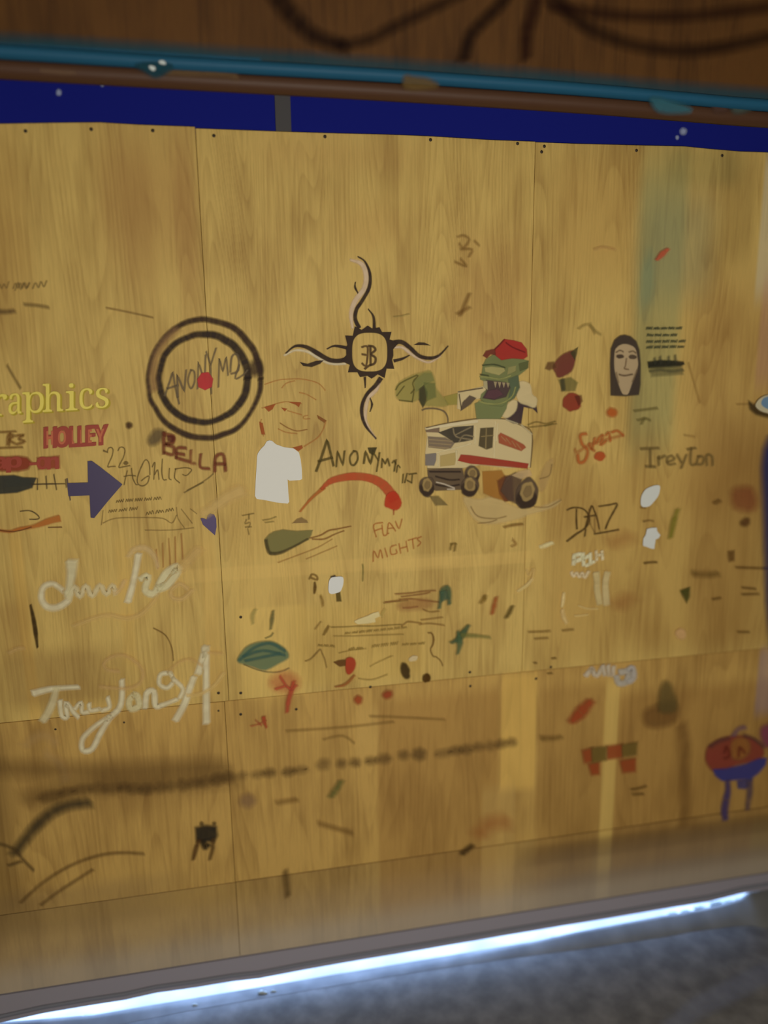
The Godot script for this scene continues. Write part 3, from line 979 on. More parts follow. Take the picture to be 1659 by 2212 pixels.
func sun_rim(s: Node3D, teeth: String) -> void:
	# black band between the toothed outline and a rounded square opening
	next_layer()
	var o := pts(teeth)
	var n := o.size()
	var st := SurfaceTool.new()
	st.begin(Mesh.PRIMITIVE_TRIANGLES)
	var c := lin(ink(52, 42, 38))
	var off := origin_of(s)
	var inn := PackedVector2Array()
	var m := n * 3
	var outl := PackedVector2Array()
	for k in m:
		outl.append(o[k / 3].lerp(o[(k / 3 + 1) % n], (k % 3) / 3.0))
		var v := outl[k] - Vector2(ox + 825.0 / sc, oy + 865.0 / sc)
		var a := v.angle()
		var e := 3.0
		var rr := 1.0 / pow(pow(absf(cos(a)) / (127.0 / sc), e) + pow(absf(sin(a)) / (140.0 / sc), e), 1.0 / e)
		inn.append(Vector2(ox + 825.0 / sc, oy + 865.0 / sc) + Vector2(cos(a), sin(a)) * rr)
	var mid := Vector2(ox + 825.0 / sc, oy + 865.0 / sc)
	for k in m:
		var d := (outl[k] - mid).normalized()
		vert(st, inn[k] - d * 1.3, c, 0.0, off)
		vert(st, inn[k] + d * 0.6, c, 0.96, off)
		vert(st, outl[k] - d * 0.5, c, 0.96, off)
		vert(st, outl[k] + d * 1.4, c, 0.0, off)
	for k in m:
		for j in 3:
			var b := k * 4 + j
			var d := ((k + 1) % m) * 4 + j
			for x in [b, b + 1, d, b + 1, d + 1, d]: st.add_index(x)
	put("rim", st.commit(), paint, s)

func monster_truck() -> void:
	zoomed(840, 700, 3.95)
	var t := thing("truck_drawing", "white delivery truck with a red stripe and oversized muddy wheels", "drawing", at(1040, 1110))
	var body := ink(188, 172, 130, 0.92)
	patch(t, "smoke", "640,1480 760,1500 900,1480 1100,1570 1300,1560 1460,1500 1400,1560 1200,1620 1100,1660 900,1700 760,1680 690,1600", ink(188, 168, 118, 0.6), 16, true)
	patch(t, "smoke", "1290,1300 1350,1180 1400,1160 1380,1260 1330,1400 1290,1420", ink(172, 146, 96, 0.5), 14, true)
	pen(t, "smoke_line", "700,1560 760,1640 900,1660 1000,1640|1240,1560 1360,1560 1470,1500|760,1700 860,1690 920,1670|1290,1320 1370,1290 1390,1200", [7], ink(132, 108, 66, 0.6), 5)
	patch(t, "axle", "800,1260 960,1250 1010,1340 1010,1510 900,1480 810,1440", ink(150, 104, 44, 0.8), 12)
	patch(t, "spring", "930,1340 990,1300 1050,1300 1060,1500 990,1510 950,1450", ink(104, 62, 40, 0.8), 14)
	patch(t, "body", "310,885 500,852 780,808 1000,815 1110,860 1222,935 1212,1100 1205,1222 1000,1225 780,1200 600,1232 330,1232 312,1100 330,960", body, 6)
	patch(t, "roof_edge", "310,885 500,850 760,818 760,840 520,872 330,905", ink(196, 184, 150, 0.9), 4)
	patch(t, "visor", "315,905 430,885 430,925 320,920", ink(112, 92, 76, 0.8), 6)
	patch(t, "windshield", "425,925 550,882 722,868 716,985 640,1000 560,1012 480,955", ink(62, 56, 48, 0.92), 6)
	pen(t, "windshield_bar", "548,890 575,960 700,985|570,945 700,880|600,1005 640,950 722,960", [12], ink(132, 118, 90, 0.8), 5)
	patch(t, "side_window", "782,890 892,882 882,1052 835,1068 768,1038", ink(76, 66, 46, 0.9), 6)
	pen(t, "window_bar", "832,890 826,1060|790,960 886,950", [11], ink(140, 122, 84, 0.7), 5)
	patch(t, "hood", "335,960 480,970 560,1015 520,1070 340,1050", ink(112, 98, 84, 0.85), 6)
	pen(t, "hood_slat", "340,985 540,1000|340,1015 530,1030|340,1045 520,1060", [13], ink(150, 132, 100, 0.75), 5)
	patch(t, "headlight", "312,1112 405,1102 400,1160 385,1205 312,1205", ink(112, 106, 104, 0.85), 6)
	patch(t, "headlight", "440,1125 580,1095 560,1200 440,1215", ink(166, 146, 92, 0.8), 6)
	pen(t, "grille_line", "405,1100 470,1080 600,1050 700,1020|420,1110 420,1215|575,1080 580,1200", [12], ink(196, 184, 146, 0.8), 5)
	patch(t, "stripe", "590,1165 615,1115 700,1122 1000,1165 1192,1192 1180,1232 1000,1215 700,1190", ink(142, 52, 40, 0.95), 5)
	patch(t, "sign_lettering", "935,950 955,930 1040,970 1150,1030 1168,1052 1130,1082 1070,1060 940,1015", ink(148, 76, 50, 0.88), 6)
	pen(t, "sign_stroke", "960,960 1000,1000|1000,975 1040,1025|1050,1000 1085,1050|1090,1020 1130,1070", [8], ink(176, 130, 88, 0.6), 4)
	pen(t, "door_seam", "912,835 905,900 900,1140|930,850 915,1000|740,870 735,1020", [10], ink(200, 188, 150, 0.8), 4)
	pen(t, "outline", "320,885 500,845 780,805 1000,812 1110,858 1222,932 1208,1222|600,1235 330,1235", [7], ink(92, 76, 52, 0.75), 4)
	patch(t, "bumper", "330,1245 480,1235 625,1232 650,1340 630,1410 400,1420 345,1385", ink(88, 74, 60, 0.9), 8)
	pen(t, "bumper_line", "400,1300 520,1330 600,1325|400,1370 500,1385 600,1370|350,1260 610,1260", [14], ink(52, 42, 36, 0.75), 6)
	pen(t, "bumper_shine", "405,1350 470,1365 560,1400|500,1410 560,1410", [12], ink(178, 166, 146, 0.8), 5)
	wheel(t, 325, 1385, 62, 84)
	wheel(t, 712, 1285, 62, 72)
	wheel(t, 690, 1385, 74, 88)
	patch(t, "wheel_shadow", "350,1470 420,1470 500,1545 400,1545", ink(108, 94, 60, 0.7), 12)
	patch(t, "tyre_side", "1000,1310 1080,1270 1150,1280 1110,1400 1100,1540 1020,1500 960,1420", ink(84, 66, 54, 0.85), 12)
	patch(t, "smoke", "1050,1290 1110,1260 1200,1240 1220,1290 1130,1320", ink(186, 160, 118, 0.7), 10)
	wheel(t, 1180, 1448, 92, 132, 0.28)
	# driver
	var m := thing("monster_drawing", "green monster in a red cap riding on top of the truck", "drawing", at(1080, 905))
	var gn := ink(106, 114, 74, 0.9)
	var pale := ink(188, 172, 130, 0.92)
	patch(m, "jacket", "1090,660 1180,660 1255,690 1268,760 1230,720 1150,705 1128,850 1060,845 1000,810", ink(58, 46, 52, 0.92), 7)
	patch(m, "arm", "470,620 600,588 610,640 600,684 500,690", ink(142, 134, 68, 0.75), 8)
	patch(m, "fist", "75,520 120,480 200,440 300,408 355,402 390,470 402,545 440,600 500,680 470,700 400,700 290,690 262,640 200,662 80,640 60,570", ink(140, 136, 76, 0.62), 12, true)
	patch(m, "knuckle", "215,480 300,425 360,420 380,480 300,520 230,580", ink(124, 126, 76, 0.6), 12)
	pen(m, "finger_line", "60,560 100,505 240,435|70,610 130,530|200,660 215,560 205,500 250,440|90,650 200,662|190,590 215,560", [9], ink(96, 88, 46, 0.75), 5)
	patch(m, "thumb_shadow", "262,560 300,525 325,580 318,650 290,712 262,650", ink(62, 60, 42, 0.85), 12)
	pen(m, "lever", "285,735 320,722 400,722 470,745 500,790 505,835", [14, 12], ink(100, 86, 66, 0.85), 5)
	patch(m, "fist_shade", "300,500 390,510 400,620 330,650", ink(104, 112, 66, 0.55), 14)
	patch(m, "sleeve", "590,575 700,560 815,530 850,620 740,640 640,650 610,730 585,720", pale, 7)
	pen(m, "sleeve_line", "595,580 800,545|600,600 620,730", [9], ink(70, 58, 46, 0.8), 4)
	patch(m, "sleeve_shadow", "612,742 630,670 690,612 745,632 700,680", ink(84, 72, 62, 0.88), 7)
	patch(m, "fur", "1095,505 1150,490 1205,520 1222,600 1262,640 1246,710 1180,690 1110,660 1080,560", pale, 9, true)
	patch(m, "fur", "958,770 1000,700 1050,655 1092,660 1080,740 1010,798", pale, 9, true)
	patch(m, "chest", "735,680 800,650 960,690 1020,640 1000,720 950,806 750,806", gn, 8)
	patch(m, "head", "795,420 805,350 830,300 900,258 960,300 1100,290 1190,315 1180,380 1105,440 1110,540 1068,630 965,700 860,690 780,640 790,600 835,560 825,490 780,470", gn, 7)
	patch(m, "jaw_shade", "1020,470 1100,440 1115,540 1070,630 1010,660 1040,570", ink(84, 96, 74, 0.8), 10)
	patch(m, "mouth", "830,478 900,488 1000,500 1035,540 1000,620 900,645 800,632 835,570", ink(76, 60, 60, 0.93), 6)
	patch(m, "tongue", "850,570 930,555 975,600 900,640 820,625", ink(88, 62, 66, 0.85), 8)
	for k in 4:
		var x := 895.0 + k * 36
		patch(m, "tooth", "%d,%d %d,%d %d,%d" % [x, 492 + k * 3, x + 26, 494 + k * 3, x + 14, 545], ink(150, 136, 104, 0.9), 4)
	patch(m, "tooth", "808,488 838,486 842,560 812,540", ink(160, 150, 116, 0.9), 5)
	pen(m, "lip", "780,450 850,455 950,470 1040,440|770,660 850,680 960,676 1050,620 1080,540", [16, 14], ink(134, 136, 84, 0.85), 6)
	patch(m, "eye", "818,372 870,365 982,378 990,400 940,435 880,420 825,405", ink(160, 152, 100, 0.85), 7)
	patch(m, "eye", "1020,372 1085,355 1080,400 1010,432", ink(148, 142, 92, 0.75), 7)
	pen(m, "brow", "800,352 900,345 990,372|780,430 850,440", [10], ink(66, 72, 48, 0.8), 5)
	patch(m, "ear", "1110,340 1192,316 1190,372 1120,400", ink(88, 92, 58, 0.85), 7)
	patch(m, "cap", "905,215 960,160 985,130 1070,143 1132,160 1175,215 1182,275 1150,298 1050,290 960,306 905,262", ink(148, 46, 42, 0.96), 6)
	patch(m, "cap_peak", "805,270 830,232 872,220 905,215 910,262 868,256 836,290", ink(106, 50, 42, 0.88), 7)
	pen(m, "cap_seam", "905,215 985,135|1000,160 1060,200 1160,240", [8], ink(108, 36, 36, 0.7), 5)
	pen(m, "cape_line", "1130,860 1220,940|1000,815 1100,850", [12], ink(176, 164, 130, 0.7), 5)
	zoomed(840, 700, 3.95)
	tag(pen(self, "scribble", "1190,860 1260,835 1340,850 1420,830|1200,880 1300,870 1430,850|1330,870 1400,850", [9], ink(112, 94, 46, 0.6), 6), "olive scribble on the wood behind the white truck", "scribble")

func wheel(t: Node3D, x: float, y: float, rx: float, ry: float, tilt := 0.0) -> void:
	spot(t, "tyre", x, y, rx, ry, ink(82, 68, 54, 0.92), 8, tilt)
	spot(t, "tread", x - rx * 0.05, y + ry * 0.3, rx * 0.85, ry * 0.66, ink(56, 45, 38, 0.8), 12, tilt)
	spot(t, "hub", x + rx * 0.02, y - ry * 0.16, rx * 0.6, ry * 0.62, ink(146, 124, 80, 0.92), 9, tilt)
	spot(t, "hub_ring", x + rx * 0.05, y - ry * 0.14, rx * 0.34, ry * 0.36, ink(120, 100, 66, 0.8), 9, tilt)

# ---------------------------------------------------------------- lettering
func lettering() -> void:
	var sans := SystemFont.new()
	sans.font_names = PackedStringArray(["Droid Sans"])
	sans.font_weight = 700
	var serif := SystemFont.new()
	serif.font_names = PackedStringArray(["Droid Serif"])
	zoomed(0, 0, 1)
	# yellow vinyl word
	var y := thing("vinyl_lettering", "yellow serif vinyl word running off the frame edge", "lettering", at(120, 905))
	var yc := mat(ink(200, 184, 82), 0.55, 0.5)
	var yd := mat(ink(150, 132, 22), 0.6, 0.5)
	var word := [["r", -22, 899, 16, 852], ["a", 19, 895, 47, 850], ["p", 49, 913, 95, 847], ["h", 93, 890, 137, 829], ["i", 142, 887, 168, 828], ["c", 172, 884, 200, 839], ["s", 207, 882, 235, 838]]
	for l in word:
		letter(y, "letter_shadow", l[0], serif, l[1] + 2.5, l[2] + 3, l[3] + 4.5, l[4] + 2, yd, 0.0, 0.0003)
	for l in word:
		letter(y, "letter", l[0], serif, l[1], l[2], l[3], l[4], yc, 0.0004, 0.0003)
	# red block word
	var h := thing("vinyl_lettering", "dusty red block capital word under the yellow serif word", "lettering", at(165, 968))
	var rd := mat(ink(136, 58, 44), 0.6, 0.4)
	var rl := mat(ink(166, 92, 62), 0.6, 0.4)
	var ws := [["H", 96, 121], ["O", 121, 149], ["L", 151, 167], ["L", 169, 184], ["E", 186, 205], ["Y", 203, 232]]
	var i := 0
	for l in ws:
		letter(h, "letter", l[0], sans, l[1] - 1.5, 969.0 - i * 1.2, l[2] + 1.0, 923.0 - i * 0.9, rd, 0.0, 0.0004)
		letter(h, "letter_edge", l[0], sans, l[1] + 1.5, 968.0 - i * 1.2, l[2] + 3.5, 922.0 - i * 0.9, rd, 0.0, 0.0003)
		letter(h, "letter_inlay", l[0], sans, l[1] + 5, 961.0 - i * 1.2, l[2] - 6, 931.0 - i * 0.9, rl, 0.0003, 0.0003)
		i += 1
	# red hyphenated word
	var sn := thing("vinyl_lettering", "solid red hyphenated word above the dark arrow shaft", "lettering", at(60, 1018))
	for l in [["S", -66, -36], ["n", -38, -14], ["a", -14, 14], ["p", 12, 42], ["-", 66, 82], ["o", 80, 105], ["n", 102, 128]]:
		if l[0] == "p": letter(sn, "letter", "p", sans, 14, 1021, 48, 987, rd)
		elif l[0] == "-": letter(sn, "letter", "-", sans, 64, 1005, 82, 999, rd)
		else: letter(sn, "letter", l[0], sans, l[1], 1014, l[2], 987, rd)
	patch(sn, "backing", "-30,990 40,987 58,990 68,1000 60,1012 40,1017 -30,1016", ink(128, 52, 40, 0.9), 5)
	patch(sn, "backing", "81,990 127,986 128,1010 84,1013", ink(140, 64, 46, 0.85), 5)
	# boxed brown logo
	var bx := thing("box_sketch", "thin brown boxed sketch beside the red block word", "sketch", at(25, 968))
	pen(bx, "outline", "0,968 48,966|0,934 34,932|20,962 22,936", [3], ink(112, 80, 40, 0.7), 2.5, false)
	pen(bx, "letter", "16,960 18,940 30,942 20,950 32,958|34,942 52,940 40,948 54,954 36,960", [3.5], ink(120, 84, 42, 0.7), 3)
	# dark arrow with fletching, and navy arrow head
	zoomed(0, 850, 2.9625)
	var ar := thing("shaft_drawing", "dark green brushed arrow shaft with ruled tick marks", "drawing", at(60, 1065))
	patch(ar, "shaft", "-60,530 90,526 150,540 232,542 205,602 110,632 -60,645", ink(50, 52, 48, 0.95), 8)
	pen(ar, "tick_line", "200,582 300,580 415,578", [7, 9, 5], ink(66, 54, 42, 0.85), 3)
	pen(ar, "tick", "240,545 240,615|295,530 300,608|345,520 362,615|420,550 425,600", [7], ink(80, 66, 48, 0.75), 4)
	var vin := mat(ink(52, 42, 74), 0.5, 0.5)
	var aw := thing("arrow_decal", "solid navy purple arrow decal pointing at faint pencil writing", "decal", at(200, 1118))
	cut_sheet(aw, "arrow_head", "562,432 590,430 640,466 785,580 690,690 605,795 582,793 575,650 440,656 432,572 565,568", vin, 0.0004)
	pen(aw, "edge_tick", "430,545 436,600 450,682", [8], ink(58, 46, 70, 0.85), 3)
	tag(cut_sheet(self, "heart_decal", "1284,800 1292,794 1310,798 1322,806 1330,778 1345,766 1370,772 1384,800 1386,850 1376,906 1340,874 1300,838", mat(ink(58, 40, 84), 0.5, 0.5), 0.0004), "small purple heart decal at the sheet joint", "decal")
	# pencil writing
	var pc := ink(98, 82, 48, 0.75)
	var yr := thing("pencil_writing", "pencilled year above the tip of the navy arrow", "handwriting", at(255, 1010))
	pen(yr, "mark", "662,366 690,378", [12, 8], pc, 3)
	pen(yr, "digit", "688,372 694,352 712,346 724,362 718,400 700,440 690,470 712,468 738,466", [6], pc, 3)
	pen(yr, "digit", "756,366 768,346 790,346 800,368 790,410 770,448 762,474 790,470 832,462", [6], pc, 3)
	spot(yr, "blot", 806, 446, 14, 10, pc, 4)
	var nm := thing("pencil_writing", "large thin pencil signature running toward the heart decal", "handwriting", at(370, 1050))
	pen(nm, "letter", "795,585 806,530 815,495|795,532 830,525 868,528|842,480 850,540 868,580 882,585", [6], pc, 3)
	pen(nm, "letter", "960,520 955,450 932,425 905,470 880,540 885,580 915,592 945,572 955,530 930,540 905,560", [6], pc, 3)
	pen(nm, "letter", "975,470 992,440 988,500 985,550|990,520 1010,490 1018,550", [6], pc, 3)
	pen(nm, "letter", "1040,420 1036,500 1045,550 1065,552", [6], pc, 3)
	pen(nm, "letter", "1085,480 1082,540 1095,552", [6], pc, 3)
	pen(nm, "letter", "1125,482 1118,540 1150,572|1122,485 1175,476 1215,480 1225,495 1195,525 1170,520", [6], pc, 3)
	pen(nm, "tail", "1180,635 1260,590 1330,545 1365,515|1200,620 1300,570", [6], ink(104, 88, 52, 0.6), 4)
	var sm := thing("pencil_writing", "two short lines of tiny pencil writing under the arrow tip", "handwriting", at(300, 1105))
	small_text(sm, 740, 690, 1040, 670, 26, pc, 5)
	small_text(sm, 690, 755, 890, 735, 26, pc, 5)
	small_text(sm, 930, 770, 1120, 740, 30, pc, 5)
	pen(sm, "bracket", "660,750 650,840|660,830 740,800 900,795 1040,800 1100,830 1130,780", [5], ink(120, 98, 56, 0.55), 3)
	var sk := thing("pencil_sketch", "faint pencil hair lines and hatching under the purple heart", "sketch", at(430, 1200))
	pen(sk, "hatch", "1000,1000 1010,1120|1040,960 1045,1110|1080,930 1090,1120|1120,920 1125,1090|1160,900 1170,1060", [6], ink(150, 92, 48, 0.4), 5)
	pen(sk, "line", "930,875 1100,875 1240,860|1130,730 1140,800 1180,860|1160,740 1230,830|1220,740 1260,770", [5], ink(118, 96, 56, 0.5), 3)
	# orange underline with open letter
	var ou := thing("orange_stroke", "wavy orange stroke with an open black letter above", "drawing", at(60, 1145))
	pen(ou, "stroke", "-40,872 60,884 120,868 220,850 320,815 380,800", [10, 16, 20, 24, 40, 44], ink(166, 98, 44, 0.75), 8)
	pen(ou, "edge_line", "-30,872 90,884 200,855|310,858 395,856", [6], ink(96, 60, 34, 0.75), 3)
	pen(ou, "letter", "130,755 180,750 215,760 250,790 240,805 190,806", [6, 8, 5], ink(74, 62, 44, 0.85), 3)
	# four capitals under the ring emblem
	var bl := thing("brush_lettering", "reddish brown brushed capitals curving under the ring emblem", "lettering", at(420, 1015))
	var bc := ink(112, 60, 42, 0.8)
	pen(bl, "letter", "1050,250 1048,385|1050,262 1108,275 1105,315 1055,325 1112,345 1105,392 1050,378", [26, 20], bc, 8)
	pen(bl, "letter", "1190,350 1135,352 1128,412|1130,384 1180,392|1128,412 1215,438", [20], bc, 8)
	pen(bl, "letter", "1222,365 1222,440 1250,448", [18], ink(126, 74, 48, 0.7), 8)
	pen(bl, "letter", "1285,390 1282,470 1340,482", [18], bc, 8)
	pen(bl, "letter", "1375,500 1378,420 1400,392 1432,400 1444,496|1380,452 1440,452", [22], bc, 8)
	spot(bl, "blot", 1092, 290, 22, 18, ink(86, 40, 34, 0.8), 8)
	# dark pencil capitals
	zoomed(500, 800, 3.95)
	var an := thing("pencil_writing", "dark olive pencil capitals shrinking along the red arrow", "handwriting", at(780, 1020))
	var oc := ink(82, 70, 38, 0.82)
	pen(an, "letter", "724,862 770,740 818,592 845,700 872,815|742,778 860,745", [22, 20], oc, 6, false)
	pen(an, "letter", "895,822 906,690 952,812 966,690", [16], oc, 6, false)
	pen(an, "letter", "1045,690 1012,740 1020,800 1050,808 1078,760 1072,700 1045,690", [16], oc, 6)
	pen(an, "letter", "1130,795 1145,690 1188,800 1212,690", [18], oc, 6, false)
	patch(an, "blot", "1165,662 1240,660 1225,700 1205,720 1180,705", ink(60, 54, 34, 0.9), 6)
	pen(an, "letter", "1210,700 1255,770|1265,705 1250,800 1240,862", [16, 10], oc, 6, false)
	pen(an, "letter", "1282,830 1288,752 1312,800 1335,752 1350,815", [14], oc, 6, false)
	pen(an, "letter", "1375,790 1390,770 1405,800|1405,765 1390,860", [14], oc, 6, false)
	pen(an, "letter", "1410,870 1420,812 1440,830", [12], oc, 5)
	pen(an, "letter", "1460,960 1468,888|1480,958 1500,880", [12], oc, 5)
	pen(an, "letter", "1515,888 1580,880|1545,888 1538,962|1500,940 1540,960", [12], oc, 5)
	# tiny handwriting and a bracket near the ladle
	var tn := thing("pencil_writing", "tiny upright pencil notes beside the dull green ladle", "handwriting", at(540, 1130))
	pen(tn, "letter", "95,1240 190,1222|150,1230 150,1270", [8], ink(104, 88, 48, 0.6), 5)
	pen(tn, "letter", "130,1275 115,1310 160,1300 150,1340|140,1350 150,1400|120,1340 170,1335", [8], ink(104, 88, 48, 0.5), 5)
	pen(tn, "letter", "270,1280 330,1270 380,1250|290,1300 360,1290", [10], ink(112, 100, 50, 0.5), 6)
	# spiky capitals
	zoomed(1200, 1050, 6.38)
	var dz := thing("marker_lettering", "spiky brown marker capitals above the white scrawl", "lettering", at(1283, 1155))
	var dc := ink(70, 52, 28, 0.85)
	pen(dz, "letter", "160,332 230,302 330,300 410,335 465,420 455,510 400,590 280,670 160,762|292,318 290,450 298,590", [18, 22, 24, 26], dc, 8)
	pen(dz, "letter", "420,560 455,420 500,275 540,350 585,480 605,590|400,430 480,415 560,402|405,690 420,600", [22, 20], dc, 8)
	pen(dz, "letter", "600,282 740,262 852,246 800,360 740,470 690,590|535,662 690,636 872,602", [20, 24], dc, 8)
	pen(dz, "hatch", "460,320 480,520|540,420 545,640|560,380 620,640|480,530 540,640", [14], ink(112, 84, 46, 0.5), 9)
	# grey name lettering
	zoomed(1150, 480, 3.259)
	var ty := thing("pencil_lettering", "faint grey shaded lettering above two white paint blots", "lettering", at(1465, 1010))
	var tc := ink(106, 88, 50, 0.65)
	pen(ty, "letter", "765,1596 890,1590|830,1600 832,1722|800,1720 865,1722", [20], tc, 8, false)
	pen(ty, "letter", "890,1650 892,1710|892,1665 935,1645", [20], tc, 9)
	pen(ty, "letter", "950,1690 1000,1670 980,1645 950,1665 960,1705 1005,1700", [16], tc, 9)
	pen(ty, "letter", "1020,1640 1050,1690|1085,1640 1050,1730", [18], tc, 9)
	pen(ty, "letter", "1095,1600 1150,1590|1120,1590 1115,1700 1150,1705", [18], tc, 9)
	pen(ty, "letter", "1170,1650 1160,1700 1200,1700 1205,1655 1170,1650", [18], tc, 9)
	pen(ty, "letter", "1230,1710 1228,1640 1265,1650 1270,1710", [18], tc, 9)
	# small printed text and struck-out line
	var tx := thing("printed_text", "four tiny dark text lines on the greenish haze", "text", at(1435, 755))
	var kc := ink(68, 74, 56, 0.75)
	for r in [[800, 748, 1060, 746], [805, 795, 1025, 795], [800, 842, 1085, 838], [800, 882, 1075, 876]]:
		small_text(tx, r[0], r[1], r[2], r[3], 22, kc, 10)
	var st := thing("struck_text", "heavy black brushed bar striking out a line of text", "brush mark", at(1435, 800))
	patch(st, "bar", "815,985 900,975 1000,980 1062,985 1070,1000 1040,1012 900,1022 820,1025", ink(38, 36, 32, 0.96), 9)
	pen(st, "bristle", "860,960 866,990|900,950 905,990|960,950 962,990|1005,940 1010,985|830,1050 900,1040 980,1050 1060,1040", [14], ink(60, 60, 48, 0.6), 10)
	patch(st, "bar_haze", "830,1025 1050,1015 1060,1070 840,1085", ink(104, 98, 64, 0.5), 16)
	# orange script
	var or_ := thing("orange_script", "orange brush script with a round dot beneath", "lettering", at(1290, 1000))
	var orc := ink(164, 88, 42, 0.72)
	pen(or_, "letter", "380,1490 340,1500 350,1560 390,1610 370,1680 330,1690 320,1640", [22], orc, 10)
	pen(or_, "letter", "400,1560 420,1600 440,1520|420,1600 440,1610", [18], orc, 9)
	pen(or_, "letter", "450,1560 470,1520 500,1500 480,1570 520,1540", [18], orc, 9)
	pen(or_, "letter", "520,1500 540,1480 550,1540|560,1480 600,1470 640,1500", [18], orc, 9)
	pen(or_, "flourish", "300,1600 320,1620 420,1560 640,1500", [16], ink(160, 96, 48, 0.5), 10)
	spot(or_, "dot", 476, 1648, 36, 30, ink(160, 72, 38, 0.88), 8)
	zoomed(0, 0, 1)
	tag(spot(self, "ink_spot", 1322, 891, 10, 8, ink(164, 84, 36, 0.85), 5), "orange paint spot between the dark face panel and the orange script", "paint spot")
	# faint upper writing
	var fw := thing("faint_writing", "faded grey note beyond the yellow word, upper edge", "handwriting", at(50, 680))
	small_text(fw, -20, 618, 70, 616, 18, ink(128, 104, 62, 0.55), 4)
	small_text(fw, 30, 620, 106, 612, 22, ink(116, 98, 60, 0.6), 4)
	pen(fw, "dash", "-20,672 10,674 30,672", [8], ink(96, 76, 48, 0.65), 5)
	pen(fw, "dash", "54,658 80,660 104,664", [5], ink(110, 90, 54, 0.6), 4)
	tag(pen(self, "pencil_line", "16,790 30,815 44,838", [3, 4, 5], ink(104, 84, 48, 0.6), 3), "short slanted pencil tick above the yellow word", "pencil line")
	tag(pen(self, "pencil_line", "230,665 280,675 330,686", [2.5], ink(122, 96, 56, 0.6), 2), "thin pencil hair line sloping toward the ring emblem", "pencil line")

# rows of illegible writing: quick up-and-down strokes
func small_text(parent: Node3D, x0: float, y0: float, x1: float, y1: float, h: float, col: Color, w: float) -> void:
	var words := int(absf(x1 - x0) / (h * 2.6)) + 1
	for k in words:
		var a := lerpf(x0, x1, (k + 0.08) / words)
		var b := lerpf(x0, x1, (k + 0.86) / words)
		var n := int((b - a) / (h * 0.3)) + 2
		var t := ""
		for i in n:
			var f := float(i) / (n - 1)
			t += "%.1f,%.1f " % [lerpf(a, b, f), lerpf(y0, y1, (k + f) / words) + (h * 0.32 if i % 2 == 0 else -h * rng.randf_range(0.15, 0.45))]
		pen(parent, "word", t, [w / 1.6], col, w / 2.5)

